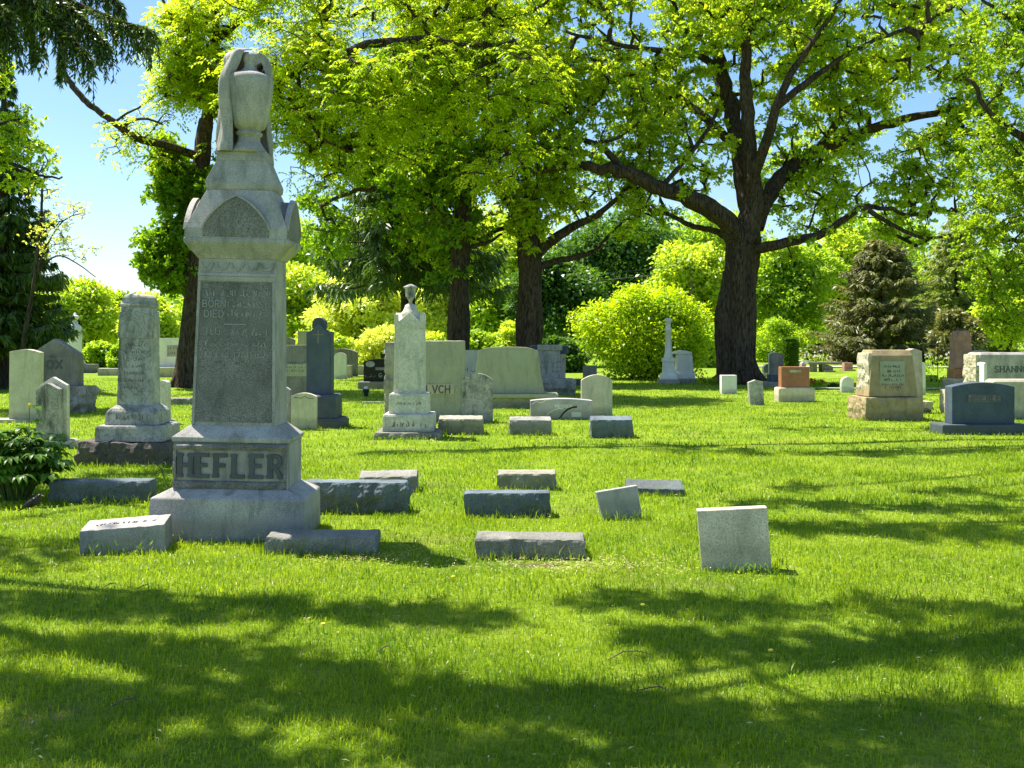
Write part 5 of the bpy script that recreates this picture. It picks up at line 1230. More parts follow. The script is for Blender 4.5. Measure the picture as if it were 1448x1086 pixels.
# --- trees and shrubs in the distance: lobed crowns of leaf clumps over a trunk
def lobed(name, label, px, D, w, top, mat, bottom=None, n=9000, ls=None, lobes=26, cat='tree', group=None, flat=.75, trunk=True, depth=.8, bark='bark_grey', shape=1.0, low=None):
    low = low if low is not None else (-1.2 if not trunk else -.7)
    """w = crown width, top/bottom = rows of the crown in the photo at distance D"""
    s = D / FOC; base = gbase(px, D); r_ = empty(name, base); tag(r_, label, cat, group)
    zt = EYE - (top - HOR) * s; zb = EYE - (bottom - HOR) * s if bottom else .3
    if not trunk: zb = -.35
    W = w * s / 2; H = (zt - zb) / 2; cz = zb + H; ls = ls or .30
    cen, ax, nor = [], [], []; L_ = []
    for i in range(lobes):
        u = unit(1)[0]; u[2] = u[2] if u[2] > low * .75 else abs(u[2]); u /= np.linalg.norm(u)
        rr = rng.uniform(.55, .86); c = np.array([u[0] * W * rr, u[1] * W * depth * rr, cz + u[2] * H * rr * shape])
        R_ = min(W, H) * rng.uniform(.26, .44); L_.append((c, R_))
    tot = sum(l[1] ** 2 for l in L_)
    for c, R_ in L_:
        k = int(n * R_ ** 2 / tot); u = unit(k); u[:, 2] = np.where((u[:, 2] < -.2) & (rng.random(k) < .6), -u[:, 2], u[:, 2])
        rr = R_ * (rng.uniform(.55, 1.12, (k, 1))) * (1 + .25 * np.sin(u[:, :1] * 7 + c[0]) * np.cos(u[:, 1:2] * 6))
        p = c + u * rr * np.array([1, 1, flat]); cen.append(p); ax.append(u * .8 + unit(k) * .8 + np.array([0, 0, -.15])); nor.append(np.array([0, 0, .7]) + u * .5 + unit(k) * .6)
    # loose inner fill
    k = int(n * .25); u = unit(k) * rng.uniform(0, .75, (k, 1)); cen.append(np.array([0, 0, cz]) + u * np.array([W, W * depth, H])); ax.append(unit(k)); nor.append(unit(k))
    cen, ax, nor = map(np.concatenate, (cen, ax, nor)); cen[:, 2] = np.maximum(cen[:, 2], .05)
    V = leaves(cen, ax, nor, ls * rng.uniform(.6, 1.3, len(cen)), ls * .62 * rng.uniform(.7, 1.3, len(cen)))
    leaf_obj('crown', V, mat, r_)
    lines = []; tr = max(.06, W * .055)
    if trunk: lines.append((np.array([(0, 0, -.2), (.05, 0, zb + H * .5), (0, 0, zb + H * 1.4)], float), np.array([tr * 1.2, tr, tr * .4])))
    for c, R_ in L_[:12]:
        a = np.array([0, 0, max(.1, zb + H * rng.uniform(0, .6))]) if trunk else np.array([rng.uniform(-.2, .2) * W, 0, 0.])
        lines.append((np.array([a, (a + c) / 2 + np.array([0, 0, .1 * H]), c]), np.array([tr * .5, tr * .35, tr * .12])))
    V, F = tubes(lines, lambda r: 8 if r > .1 else 5); link('trunk' if trunk else 'stems', np_mesh('trunk', V, F, True), M[bark], r_)
    return r_
lobed('golden_shrub', 'big rounded golden green shrub left of the huge oak trunk', 911, 41.5, 192, 408, M['gold_leaf'], 536, 38000, .14, 110, 'shrub', trunk=False, flat=.9, bark='bark')
lobed('round_tree', 'round crowned dark green tree behind the middle oak trunk', 790, 60, 150, 368, M['far_dark'], 512, 14000, .30, 40)
lobed('round_tree', 'bright green bushy tree between the two middle trunks', 700, 62, 95, 388, M['far_green'], 512, 9000, .28, 30)
lobed('far_tree', 'pale yellow green willowy tree right of the slate cross tablet', 520, 66, 170, 385, M['far_pale'], 512, 15000, .30, 44)
lobed('far_tree', 'light green tree between the urn monument and the willowy tree', 420, 70, 120, 372, M['far_lime'], 512, 10000, .32, 34)
lobed('far_tree', 'lime tree behind the straight trunk and the gabled pillar', 625, 74, 110, 392, M['far_pale'], 508, 9000, .32, 30)
lobed('far_tree', 'feathery lime tree behind the weathered shaft', 215, 62, 85, 420, M['far_lime'], 518, 8000, .26, 28)
lobed('far_tree', 'lime tree behind the white pillar monument', 125, 66, 110, 398, M['far_lime'], 516, 10000, .28, 34)
lobed('far_tree', 'darker green tree right of the white pillar monument', 152, 80, 80, 405, M['far_green'], 508, 8000, .34, 28)
lobed('far_tree', 'low lime tree glimpsed under the left spruce', 45, 72, 120, 415, M['far_lime'], 510, 8000, .34, 26)
lobed('far_shrub', 'small green shrub at the foot of the lime tree by the pale box monument', 170, 52, 40, 480, M['far_green'], 524, 3000, .16, 14, 'shrub', trunk=False)
lobed('far_tree', 'tall mid green tree close right of the huge oak trunk', 1120, 74, 150, 345, M['far_green'], 505, 15000, .34, 44)
lobed('far_tree', 'tall green tree left of the huge oak trunk above the golden shrub', 985, 76, 130, 335, M['far_lime'], 500, 13000, .34, 40)
lobed('far_tree', 'deep green tall tree behind the power lines', 880, 92, 230, 300, M['far_dark'], 500, 22000, .42, 60)
lobed('far_tree', 'bright green tree left of the broad olive spruce', 1185, 84, 110, 322, M['far_lime'], 500, 10000, .38, 30)
lobed('far_tree', 'green tree top behind the broad olive spruce', 1240, 108, 170, 296, M['far_green'], 496, 11000, .5, 34)
lobed('far_tree', 'lime green tree behind the SHANNON headstone', 1425, 68, 90, 415, M['far_lime'], 508, 8000, .3, 26)
lobed('far_shrub', 'brownish rounded shrub right of the broad olive spruce', 1352, 58, 78, 437, M['olive_needle'], 508, 7000, .22, 22, 'shrub', trunk=False)
lobed('far_shrub', 'dark green low shrub under the broad olive spruce', 1170, 72, 90, 488, M['far_dark'], 508, 4500, .3, 16, 'shrub', trunk=False)
lobed('far_shrub', 'small clipped dark shrub on the far lawn left of the tiny arched stone', 1180, 34.5, 16, 543, M['far_dark'], 550, 1800, .06, 12, 'shrub', trunk=False)
for i, (px, D, w, top, m_, lab) in enumerate([(672, 49, 70, 470, 'far_green', 'leafy undergrowth bush between the straight trunk and the middle trunk'), (720, 52, 60, 455, 'far_lime', 'bright bush directly left of the middle trunk'),
        (795, 50, 90, 478, 'far_dark', 'dark bush between the middle trunk and the golden shrub'), (600, 52, 80, 468, 'far_lime', 'lime bush behind the gabled marble pillar'), (540, 55, 90, 462, 'far_pale', 'pale bush behind the black headstone'),
        (455, 54, 95, 466, 'far_lime', 'lime bush behind the slate cross tablet'), (390, 52, 80, 470, 'far_green', 'green bush partly behind the urn monument'), (200, 56, 70, 488, 'far_lime', 'lime bush left of the weathered shaft top'),
        (140, 58, 70, 485, 'far_green', 'green bush right of the white pillar monument'), (80, 58, 70, 490, 'far_lime', 'lime bush left of the white pillar monument'), (1000, 58, 80, 455, 'far_green', 'green bush just left of the huge oak trunk'), (1095, 70, 90, 450, 'far_green', 'green bush just right of the huge oak trunk')]):
    lobed('far_bush', lab, px, D, w, top, M[m_], 530, 5000, .20, 26, 'shrub', trunk=False, group='bushes along the far edge of the lawn')
for px, D, w, top, m_, lab in [(380, 96, 230, 300, 'far_green', 'tall far tree behind the urn monument'), (560, 98, 240, 285, 'far_green', 'tall far tree behind the dark spruces'), (700, 94, 210, 300, 'far_lime', 'tall far lime tree between the two middle trunks'),
        (1010, 100, 200, 300, 'far_green', 'tall far tree straight behind the huge oak trunk'), (1390, 100, 200, 350, 'far_green', 'tall far tree behind the rose granite monument')]:
    lobed('far_tree', lab, px, D, w, top, M[m_], 500, 14000, .45, 46)
# clipped arborvitae column
def column_shrub():
    D = 42; r_ = empty('arborvitae', gbase(1117, D)); tag(r_, 'narrow clipped dark green evergreen column behind the red granite headstone', 'shrub')
    s = D / FOC; H = EYE - (480 - HOR) * s; n = 7000; a = rng.uniform(0, 2 * PI, n); z = rng.uniform(.05, H, n); rr = .29 * (1 + .06 * np.sin(z * 6 + a * 3)) * np.where(z > H - .15, .8, 1) * rng.uniform(.8, 1.05, n)
    c = np.stack([rr * np.cos(a), rr * np.sin(a), z], 1); d = np.stack([np.cos(a) * .5, np.sin(a) * .5, np.ones(n)], 1) + unit(n) * .4
    top = np.stack([rng.uniform(-.25, .25, 600), rng.uniform(-.25, .25, 600), np.full(600, H - .02)], 1)
    leaf_obj('crown', leaves(np.concatenate([c, top]), np.concatenate([d, unit(600) + [0, 0, 1]]), unit(n + 600), .11, .04), M['far_dark'], r_)
    bm_obj('trunk', tube([(0, 0, -.1), (0, 0, H - .2)], .05), M['bark_grey'], r_)
column_shrub()
# wooded rise closing the view
def wood():
    # a far hill line clothed in tree tops
    n = 60000; px = rng.uniform(-1000, 2600, n); D = rng.uniform(118, 150, n)
    x = (px - 724) / FOC * D; hmax = 9 + 3.2 * np.array([mnoise.noise(Vector((a * .035, 0, 0))) for a in x]) + 2.0 * np.array([mnoise.noise(Vector((a * .16, b * .1, 4))) for a, b in zip(x, D)])
    hmax = np.where((px > -100) & (px < 240), hmax * .62 - .2, hmax); z = hmax * rng.uniform(0, 1, n) ** .55
    c = np.stack([x, D, z], 1)
    V = leaves(c, unit(n) + [0, 0, -.2], unit(n) * .7 + [0, -.3, .6], rng.uniform(.7, 1.5, n), rng.uniform(.5, 1.0, n))
    o = leaf_obj('far_woods', V, M['far_green'], None); tag(o, kind='stuff'); o['label'] = 'far green woods closing off the cemetery'; o['category'] = 'woods'
wood()

# --- unseen overhead crowns added outside the frame, shaped to throw shade on the foreground lawn
def shade_tree(name, label, base, H, spots, ls=.12):
    """spots: (px, py, half width px, half height px) of shaded lawn; boughs grow where they would throw it"""
    T = Tree(name, label, base); o = T.o
    T.limb([o, o + [0, 0, 3], o + [.2, .1, H - 1.3]], .34, .22, flare=.25, n=6)
    top = o + np.array([.2, .1, H - 1.3]); cl = []
    k = math.hypot(SDIR.x, SDIR.y) / SDIR.z
    hx, hy = SDIR.x / SDIR.z, SDIR.y / SDIR.z
    for (px, py, rx, ry, n) in spots:
        for i in range(int(n * .72)):
            a, b = rng.uniform(-1, 1), rng.uniform(-1, 1) * .8
            yy = py + b * ry + a * ry * .15; Dg = EYE * FOC / (yy - HOR); xg = (px + a * rx - 724) / FOC * Dg
            h = H + rng.uniform(-1.1, 1.6)
            cl.append((xg + hx * h, Dg + hy * h, h))
    cl = np.array(cl); cc = cl.mean(0)
    far = cl[np.argsort(-np.linalg.norm(cl - top, axis=1))]; used = []
    for p in far:                              # a few heavy limbs first, towards well separated parts of the crown
        if all(np.linalg.norm(p - u) > 2.6 for u in used):
            used.append(p); m = (top + p) / 2 + np.array([0, 0, .8]); T.limb([top, m, p], .15, .03)
        if len(used) > 9: break
    T.grow(cl, .06, 6.0)
    c, tw = T.foliage(M['oak_leaf'], 8, 7, .29, ls, ls * .6, 'oak', .5, .6); T.finish_wood(M['bark'], .011, .46, twigs=tw)
def spot_band(x0, x1, y0, y1, ry, n): # a slanting band of shade
    m = max(1, int((x1 - x0) / 120)); return [((x0 + (x1 - x0) * (i + .5) / m), y0 + (y1 - y0) * (i + .5) / m, (x1 - x0) / m * .6, ry, max(1, n // m)) for i in range(m)]
S1 = spot_band(-60, 720, 852, 872, 17, 60) + spot_band(40, 620, 905, 965, 13, 40) + spot_band(60, 760, 985, 990, 11, 40) + spot_band(-60, 130, 765, 800, 28, 22) + spot_band(-60, 420, 1062, 1075, 18, 34) + spot_band(-60, 200, 960, 1010, 26, 20) + spot_band(560, 800, 1050, 1070, 16, 14)
S2 = spot_band(1040, 1500, 712, 722, 9, 46) + spot_band(1080, 1500, 744, 760, 10, 44) + spot_band(820, 1130, 848, 862, 12, 24) + spot_band(860, 1500, 900, 925, 16, 50) + spot_band(800, 1500, 1000, 1020, 12, 40) + spot_band(900, 1500, 1060, 1070, 14, 34) + spot_band(700, 1000, 985, 1010, 12, 20) + spot_band(1250, 1500, 850, 870, 12, 16)
S3 = spot_band(520, 1000, 640, 628, 4, 30) + spot_band(950, 1500, 640, 640, 6, 44) + spot_band(1100, 1500, 608, 606, 4, 20) + spot_band(1100, 1500, 690, 700, 5, 10)
shade_tree('maple_tree', 'unseen leafy tree added outside the frame on the near left, boughs placed to shade the lawn', (-10.2, 10.2, 0), 8.6, S1)
shade_tree('maple_tree', 'unseen leafy tree added outside the frame on the near right, boughs placed to shade the lawn', (8.2, 12.8, 0), 8.6, S2)
shade_tree('maple_tree', 'unseen leafy tree added outside the frame on the right beyond the sandstone monument, boughs placed to shade the lawn', (12.3, 21.5, 0), 11.5, S3, .16)
#DETAILS#
# ------------------------------------------------------------------ drive, power lines, planting, animals, people
def strip_road(name, pts, w, z):
    P_ = catmull([np.array(p + (0,), float) for p in pts], 10); VV, FF = [], []
    for i, p in enumerate(P_):
        d = P_[min(i + 1, len(P_) - 1)] - P_[max(i - 1, 0)]; d /= np.linalg.norm(d); nrm = np.array([-d[1], d[0], 0])
        for s_ in (-.5, 0, .5):
            q = p + nrm * w * s_; VV.append((q[0], q[1], gh(q[0], q[1]) + z + (.012 if s_ == 0 else 0)))
    for i in range(len(P_) - 1):
        for k in (0, 1): FF.append((i * 3 + k, i * 3 + k + 1, i * 3 + k + 4, i * 3 + k + 3))
    o = link(name, np_mesh(name, VV, FF, True), M['asphalt']); tag(o, kind='structure')
strip_road('drive', [(13.5, 58.5), (20, 57.5), (28, 56.5), (60, 58)], 1.7, .06)
strip_road('path', [(8.2, 33.0), (10.5, 32.6), (14, 32.6), (20, 33.2), (30, 34)], .35, .05)

def utility_pole(px, D, h, label):
    r_ = empty('utility_pole', gbase(px, D)); tag(r_, label, 'utility pole')
    bm_obj('pole', tube([(0, 0, -.5), (0, 0, h)], [.15, .10], 10), M['wood'], r_)
    bm_obj('crossarm', levels([(h - .55, .9, .06), (h - .42, .9, .06)], .01), M['wood'], r_)
    for x in (-.8, 0.35, .8): bm_obj('insulator', lathe([(.03, h - .42), (.05, h - .36), (.03, h - .30), (.05, h - .26), (.01, h - .24)], 8, x), M['white'], r_)
    return Vector(gbase(px, D)) + Vector((0, 0, h - .25))
a1 = utility_pole(978, 74, 7.0, 'wooden utility pole half hidden in leaves left of the huge oak trunk')
a2 = utility_pole(330, 76, 7.0, 'wooden utility pole far off, hidden by the urn monument')
for k, dz in enumerate((0, -.45, -1.5)):
    pts = []
    for i in range(25):
        t_ = i / 24; p = a1.lerp(a2, t_); p.z += dz - 1.0 * 4 * t_ * (1 - t_); p.y += k * .3; pts.append(p)
    o = bm_obj('power_line', tube(pts, .022, 5), M['metal' if k != 1 else 'wood'])
    tag(o, ['uppermost thin power line crossing behind the middle oak trunk', 'middle thin power line crossing behind the middle oak trunk', 'lowest thin power line sagging behind the middle oak trunk'][k], 'power line', 'power lines')

def flowers(label, px, D, mat, n=9, spread=.25, h=.3):
    base = gbase(px, D); r_ = empty('flower_clump', base); tag(r_, label, 'flowers')
    bm = bmesh.new(); c = []
    for i in range(n):
        x, y, z = rng.uniform(-spread, spread), rng.uniform(-spread, spread) * .6, h * rng.uniform(.6, 1)
        for k in range(3):
            m_ = Matrix.Translation((x, y, z)) @ Matrix.Rotation(k * 1.05, 4, 'Z') @ Matrix.Rotation(.9, 4, 'X'); bmesh.ops.create_circle(bm, cap_ends=True, radius=.055, segments=7, matrix=m_)
    bm_obj('petals', bm, M[mat], r_)
    k = 160; c = np.stack([rng.uniform(-spread, spread, k), rng.uniform(-spread, spread, k) * .6, rng.uniform(0, h * .7, k)], 1)
    leaf_obj('leaves', leaves(c, unit(k) * .6 + [0, 0, .8], unit(k), .13, .05), M['far_green'], r_)
flowers('red flowers on the grass beside the huge oak trunk base', 1000, 36.6, 'petal_red', 5, .3, .22)
flowers('red and white flowers near the end of the thin path', 1155, 33.4, 'petal_red', 6, .22, .3)
flowers('white flowering plant in front of the broad olive spruce', 1153, 59, 'petal_white', 14, .8, .9)
flowers('white flowers behind the sandstone monument', 1305, 40, 'petal_white', 10, .35, 1.0)
flowers('pale flowers in the basket beside the red gothic monument', 1330, 48, 'petal_white', 14, .8, 1.0)
flowers('green leafed planting with few flowers along the thin path', 1335, 36, 'petal_yellow', 2, .7, .35)

# leafy peony bush
def peony():
    base = (px3(24, 0, 10.4).x, 10.4, 0.0); r_ = empty('peony_bush', base); tag(r_, 'dark green leafy peony bush at the left edge beside the low blue marker', 'bush')
    VV, FF, nb_ = [], [], 0; lines = []
    for i in range(110):
        a = rng.uniform(0, 2 * PI); lean = rng.uniform(.05, 1) ** .7; H = rng.uniform(.35, .80) * (1.0 - .3 * lean)
        tip = np.array([math.cos(a) * lean * .55, math.sin(a) * lean * .5, H]); root = np.array([math.cos(a) * .1, math.sin(a) * .1, 0])
        if i == 0: tip = np.array([.17, -.1, .93])
        st = catmull([root, (root + tip) / 2 + [0, 0, .12], tip], 5); lines.append((st, np.linspace(.006, .003, len(st))))
        for k in range(6):
            u = rng.uniform(.35, 1); p = st[int(u * (len(st) - 1))]
            b = rng.uniform(0, 2 * PI); d0 = np.array([math.cos(b), math.sin(b), .35]) + (tip - root) * .5; d0 /= np.linalg.norm(d0)
            for m_ in range(3):                              # compound leaf of long drooping leaflets
                d = d0 + np.cross(d0, [0, 0, 1.]) * (m_ - 1) * .7; d /= np.linalg.norm(d); L = rng.uniform(.10, .17); Wd = L * rng.uniform(.36, .50)
                s_ = np.cross(d, [0, 0, 1.]); s_ /= np.linalg.norm(s_) + 1e-9; up = np.cross(s_, d); q0 = p + d0 * .05
                ts = [0, .25, .55, .8, 1]; ws = [.02, .8, 1, .55, .03]; cr_ = []
                for t_, w_ in zip(ts, ws):
                    c = q0 + d * L * t_ - np.array([0, 0, 1.]) * L * .75 * t_ ** 2 + up * .0
                    cr_.append((c - s_ * Wd * .5 * w_ + up * .012 * w_, c, c + s_ * Wd * .5 * w_ + up * .012 * w_))
                for row in cr_: VV += list(row)
                for j in range(4):
                    for c_ in (0, 1): a_ = nb_ + j * 3 + c_; FF.append((a_, a_ + 1, a_ + 4, a_ + 3))
                nb_ += 15
    link('leaves', np_mesh('leaves', VV, FF, True), M['peony'], r_)
    V, F = tubes(lines, lambda r: 5); link('stems', np_mesh('stems', V, F, True), M['stem'], r_)
    bm_obj('bud', lathe([(.004, .925), (.016, .94), (.018, .955), (.006, .97)], 10, .17, -.1), M['petal_yellow'], r_)
peony()

def skinned(name, verts, edges, radii, mat, parent, sub=2, root=0):
    me = bpy.data.meshes.new(name); bm = bmesh.new(); ly = bm.verts.layers.skin.verify(); vs = []
    for i, (v, r) in enumerate(zip(verts, radii)):
        q = bm.verts.new(v); q[ly].radius = r if hasattr(r, '__len__') else (r, r); q[ly].use_root = i == root; vs.append(q)
    for a, b in edges: bm.edges.new((vs[a], vs[b]))
    bm.to_mesh(me); bm.free(); o = link(name, me, mat, parent)
    s_ = o.modifiers.new('skin', 'SKIN'); s_.use_smooth_shade = True; s_.branch_smoothing = .5
    m_ = o.modifiers.new('sub', 'SUBSURF'); m_.levels = sub; m_.render_levels = sub
    return o
def bird():
    D = 9.45; r_ = empty('blackbird', (px3(46, 0, D).x, D, gh(px3(46, 0, D).x, D) + .03), R(-8)); r_.scale = (1.45,) * 3; tag(r_, 'small dark bird standing on the grass below the leafy bush, facing right', 'bird')
    v = [(0, 0, .062), (.022, 0, .074), (.038, 0, .092), (.047, 0, .108), (.058, 0, .107), (-.025, 0, .050), (-.05, 0, .036), (-.078, 0, .018), (-.095, 0, .008)]
    e = [(0, 1), (1, 2), (2, 3), (3, 4), (0, 5), (5, 6), (6, 7), (7, 8)]
    skinned('body', v, e, [(.027, .027), (.026, .026), (.019, .019), (.0155, .0155), (.008, .008), (.022, .020), (.013, .010), (.011, .005), (.009, .003)], M['bird'], r_)
    bm_obj('beak', tube([(.060, 0, .107), (.070, 0, .105), (.079, 0, .103)], [.0045, .003, .0008], 6), M['sand'], r_)
    for s_ in (-1, 1):
        bm_obj('leg', tube([(0, s_ * .010, .045), (-.004, s_ * .011, .022), (.002, s_ * .011, -.01)], [.004, .0018, .0016], 5), M['twig'], r_)
        w_ = lathe([(.001, -.05), (.010, -.03), (.014, 0), (.012, .025), (.002, .04)], 10); bmesh.ops.scale(w_, vec=(1, .35, 1), verts=w_.verts)
        bmesh.ops.rotate(w_, verts=w_.verts, matrix=Matrix.Rotation(R(58), 3, 'Y')); bmesh.ops.translate(w_, verts=w_.verts, vec=(-.012, s_ * .024, .058)); bm_obj('wing', w_, M['bird'], r_, smooth=True)
        bm_obj('eye', lathe([(.0005, -.002), (.002, 0), (.0005, .002)], 6, .050, s_ * .0145), M['sand_light'], r_, loc=(0, 0, .111))
bird()

def person():
    D = 44; r_ = empty('person', gbase(545, D), R(0)); tag(r_, 'person in pale blue shirt bending forward behind the black headstone', 'person')
    # bent at the waist, facing right (+x), hands reaching down
    hip = (0, 0, .92); v = [hip, (.10, 0, 1.06), (.25, 0, 1.18), (.38, 0, 1.24), (.47, 0, 1.25), (.56, 0, 1.24), (.62, 0, 1.20)]
    e = [(0, 1), (1, 2), (2, 3), (3, 4), (4, 5), (5, 6)]; rad = [.15, .13, .145, .13, .055, .09, .085]
    def add(a, p, r): v.append(p); rad.append(r); e.append((a, len(v) - 1)); return len(v) - 1
    for s_ in (-1, 1):
        k = add(0, (-.02, s_ * .10, .86), .10); k = add(k, (.08, s_ * .12, .50), .062); k = add(k, (0, s_ * .13, .10), .042); k = add(k, (.14, s_ * .14, .05), .035)
        k = add(3, (.36, s_ * .19, 1.20), .062); k = add(k, (.42, s_ * .22, .95), .042); k = add(k, (.52, s_ * .16, .74), .030); k = add(k, (.56, s_ * .14, .67), .030)
        for f in range(4): k2 = add(k, (.60 + .01 * f, s_ * (.11 + .02 * f), .61), .009)
        add(k, (.60, s_ * .10, .67), .010)
    skinned('body', v, e, rad, M['skin'], r_)
    v = [(-.02, 0, .93), (.10, 0, 1.06), (.25, 0, 1.18), (.38, 0, 1.24)]; e = [(0, 1), (1, 2), (2, 3)]; rad = [.165, .15, .165, .15]
    for s_ in (-1, 1): k = add(3, (.36, s_ * .20, 1.19), .08); add(k, (.40, s_ * .22, 1.03), .065)
    skinned('shirt', v, e, rad, M['shirt'], r_)
    v = [(-.02, 0, .90)]; e = []; rad = [.165]
    for s_ in (-1, 1): k = add(0, (-.02, s_ * .10, .84), .12); k = add(k, (.08, s_ * .12, .50), .08); add(k, (0, s_ * .13, .08), .062)
    skinned('trousers', v, e, rad, M['jeans'], r_)
    skinned('hair', [(.53, 0, 1.28), (.60, 0, 1.26), (.645, 0, 1.20)], [(0, 1), (1, 2)], [.085, .095, .075], M['hair'], r_)
person()

# ------------------------------------------------------------------ grass blades and litter
def blades(x, y, h, w, lean=.75, name=None):
    n = len(x); z = np.array([gh(a, b) for a, b in zip(x, y)]) - .006
    a = rng.uniform(0, 2 * PI, n); l = np.abs(rng.normal(size=n)) * lean * h; d = np.stack([np.cos(a), np.sin(a), np.zeros(n)], 1)
    fa = rng.uniform(0, 2 * PI, n); s_ = np.stack([np.cos(fa), np.sin(fa), np.zeros(n)], 1) * (w / 2)[:, None]
    b = np.stack([x, y, z], 1); m_ = b + d * (l * .3)[:, None] + np.array([0, 0, 1.]) * (h * .6)[:, None]; t_ = b + d * l[:, None] + np.array([0, 0, 1.]) * (h * np.maximum(.35, 1 - (l / h) ** 2 * .4))[:, None]
    V = np.stack([b - s_, b + s_, m_ + s_ * .8, m_ - s_ * .8, t_ + s_ * .12, t_ - s_ * .12], 1)
    return V.reshape(-1, 3)
def field(D0, D1, dens, h, w, margin=1.6):
    area = .97 * (D1 ** 2 - D0 ** 2) / 2 * margin; n = int(area * dens)
    y = np.sqrt(rng.uniform(D0 ** 2, D1 ** 2, n)); x = (rng.uniform(-.5, .5, n)) * .965 * margin * y
    q = np.array([mnoise.noise(Vector((a * 1.1, b * 1.1, 5))) * .6 + mnoise.noise(Vector((a * 4, b * 4, 9))) * .5 for a, b in zip(x, y)])
    keep = rng.random(n) < .80 + q * .6
    for (sx, sy, rx, ry) in SOIL: keep &= ~((((x - sx) / rx) ** 2 + ((y - sy) / ry) ** 2 < .9) & (rng.random(n) < .95))
    x, y, q = x[keep], y[keep], q[keep]; n = len(x)
    hh = h * rng.uniform(.5, 1.25, n) * (1 + .55 * q)
    return blades(x, y, hh, w * rng.uniform(.6, 1.2, n))
G = [field(3.7, 6.0, 6000, .045, .0046), field(6.0, 9.5, 3200, .048, .006), field(9.5, 15, 1100, .055, .009), field(15, 26, 330, .055, .014), field(26, 42, 90, .055, .022)]
for (X_, D_, w_, d_) in FOOT:                     # unmown fringe round the stones
    if D_ > 24: continue
    n = int((130 if D_ < 11 else 70) * (w_ + .2)); xx = rng.uniform(X_ - w_ / 2 - .04, X_ + w_ / 2 + .04, n); yy = D_ - np.abs(rng.normal(size=n)) * .035 - .02
    n2 = n // 2; sgn = np.where(rng.random(n2) < .5, -1, 1); x2 = X_ + sgn * (w_ / 2 + .02 + np.abs(rng.normal(size=n2)) * .03); y2 = D_ + rng.uniform(0, d_, n2)
    xx = np.concatenate([xx, x2]); yy = np.concatenate([yy, y2]); G.append(blades(xx, yy, rng.uniform(.03, .075, len(xx)) * rng.choice([1, 1, 1, 1, 1.8], len(xx)), np.full(len(xx), .006 if D_ < 11 else .009), .45))
V = np.concatenate(G); k = len(V) // 6; b = np.arange(k)[:, None] * 6
F = np.concatenate([b + [0, 1, 2, 3], b + [3, 2, 4, 5]], 0)
o = link('grass', np_mesh('grass', V, F), M['grass']); tag(o, 'mown lawn grass with taller blades round the stones', 'grass', kind='stuff')
# weeds with broader leaves
VV = []
for (px, D_, n, sp, h) in ((505, 8.6, 60, .14, .10), (420, 8.0, 50, .12, .08), (790, 7.6, 90, .35, .07), (860, 7.5, 90, .30, .07), (205, 8.2, 40, .12, .14), (150, 7.8, 50, .2, .14), (150, 10.1, 60, .18, .12),
                          (1065, 7.2, 60, .12, .12), (910, 9.2, 60, .14, .12), (745, 11.7, 50, .2, .12), (560, 10.9, 40, .15, .08), (1110, 4.9, 30, .05, .10), (930, 6.6, 40, .2, .05), (430, 16.2, 60, .4, .14), (575, 16.2, 50, .4, .16)):
    c = px3(px, 0, D_); x = c.x + rng.normal(size=n) * sp; y = D_ + rng.normal(size=n) * sp * .35
    cen = np.stack([x, y, np.array([gh(a, b) for a, b in zip(x, y)]) + rng.uniform(0, h * .6, n)], 1)
    VV.append(leaves(cen, unit(n) * .7 + [0, 0, .9], unit(n) + [0, 0, .5], rng.uniform(.4, .8, n) * h * .7, rng.uniform(.15, .3, n) * h * .3))
tag(leaf_obj('weeds', np.concatenate(VV), M['ivy_leaf'], None), 'broad leaved weeds scattered by the markers', 'weeds', kind='stuff')
n = 2600; y = np.sqrt(rng.uniform(3.8 ** 2, 17 ** 2, n)); x = rng.uniform(-.5, .5, n) * y; cc = np.stack([x, y, np.array([gh(a, b) for a, b in zip(x, y)]) + rng.uniform(.015, .04, n)], 1)
k = 900; c2 = np.stack([.45 + rng.normal(size=k) * .45, 7.5 + rng.normal(size=k) * .18, np.full(k, .012)], 1); c3 = np.stack([-1.0 + rng.normal(size=500) * .3, 7.75 + rng.normal(size=500) * .2, np.full(500, .03)], 1)
cc = np.concatenate([cc, c2, c3]); u_ = unit(len(cc)) * [1, 1, .15]
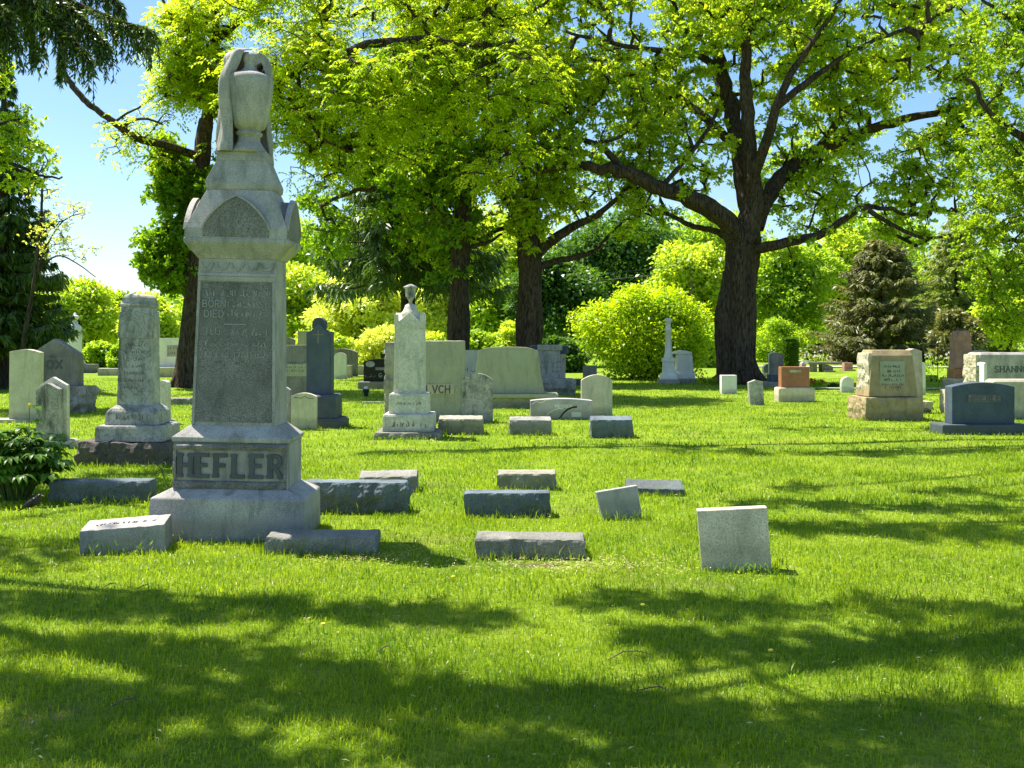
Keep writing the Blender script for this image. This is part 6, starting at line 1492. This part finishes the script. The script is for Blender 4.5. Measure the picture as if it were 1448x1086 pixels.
tag(leaf_obj('dry_litter', leaves(cc, u_, unit(len(cc)) * .4 + [0, 0, 1], rng.uniform(.012, .04, len(cc)), rng.uniform(.003, .010, len(cc))), plain('dry_clippings', (0.50, 0.42, 0.20), .9, var=.4, scale=30), None), 'dry clippings and fallen leaf bits in the lawn', 'litter', kind='stuff')
for (px, py, L, a, lab) in ((157, 837, .10, -15, 'short grey twig lying in the shaded grass, left of the other short twig'), (203, 839, .08, -8, 'short pale twig lying in the shaded grass below the leftmost grey block marker'),
                            (178, 1003, .12, 22, 'pale twig lying in the grass near the bottom left corner'), (888, 932, .22, 25, 'bent thin twig arching over the grass in the right foreground'),
                            (925, 984, .16, -20, 'thin curved twig in the bottom right foreground'), (545, 925, .07, 5, 'tiny brown twig lying in the middle foreground')):
    D_ = EYE * FOC / (py - HOR); c = px3(px, 0, D_); z = gh(c.x, D_) + .035; ca, sa = math.cos(R(a)), math.sin(R(a))
    o = bm_obj('fallen_twig', tube([(-L / 2 * ca, -L / 2 * sa, -.008), (-.1 * L, 0.1 * L, .012), (.2 * L, .02, .015), (L / 2 * ca, L / 2 * sa, 0)], [.003, .0035, .003, .0015], 6), M['twig'], loc=(c.x, D_, z)); tag(o, lab, 'twig', 'fallen twigs in the grass')
D_ = 12.1; c = px3(225, 0, D_); o = bm_obj('dead_branch', tube([(-.12, 0, .22), (-.04, 0, .18), (.03, 0, .10), (.06, 0, 0)], [.004, .006, .007, .008], 6), M['twig'], loc=(c.x, D_, 0)); tag(o, 'thin bare dead branch leaning between rough brown footing and urn monument', 'branch')
for (px, py, lab) in ((909, 862, 'yellow dandelion in the shaded grass, right of centre foreground'), (845, 970, 'yellow leaved dandelion tuft in the right foreground'), (641, 823, 'tiny yellow dandelion below the bare soil marker'), (457, 893, 'yellow dandelion in the left foreground shade'), (1090, 930, 'small yellow dandelion below the large cream slab')):
    D_ = EYE * FOC / (py - HOR); c = px3(px, 0, D_); r_ = empty('dandelion', (c.x, D_, gh(c.x, D_))); tag(r_, lab, 'flower', 'dandelions in the lawn')
    bm_obj('stem', tube([(0, 0, 0), (.004, 0, .045)], .0015, 5), M['stem'], r_); bm_obj('flower_head', lathe([(.004, .043), (.014, .05), (.012, .056), (.002, .058)], 12), M['petal_yellow'], r_)
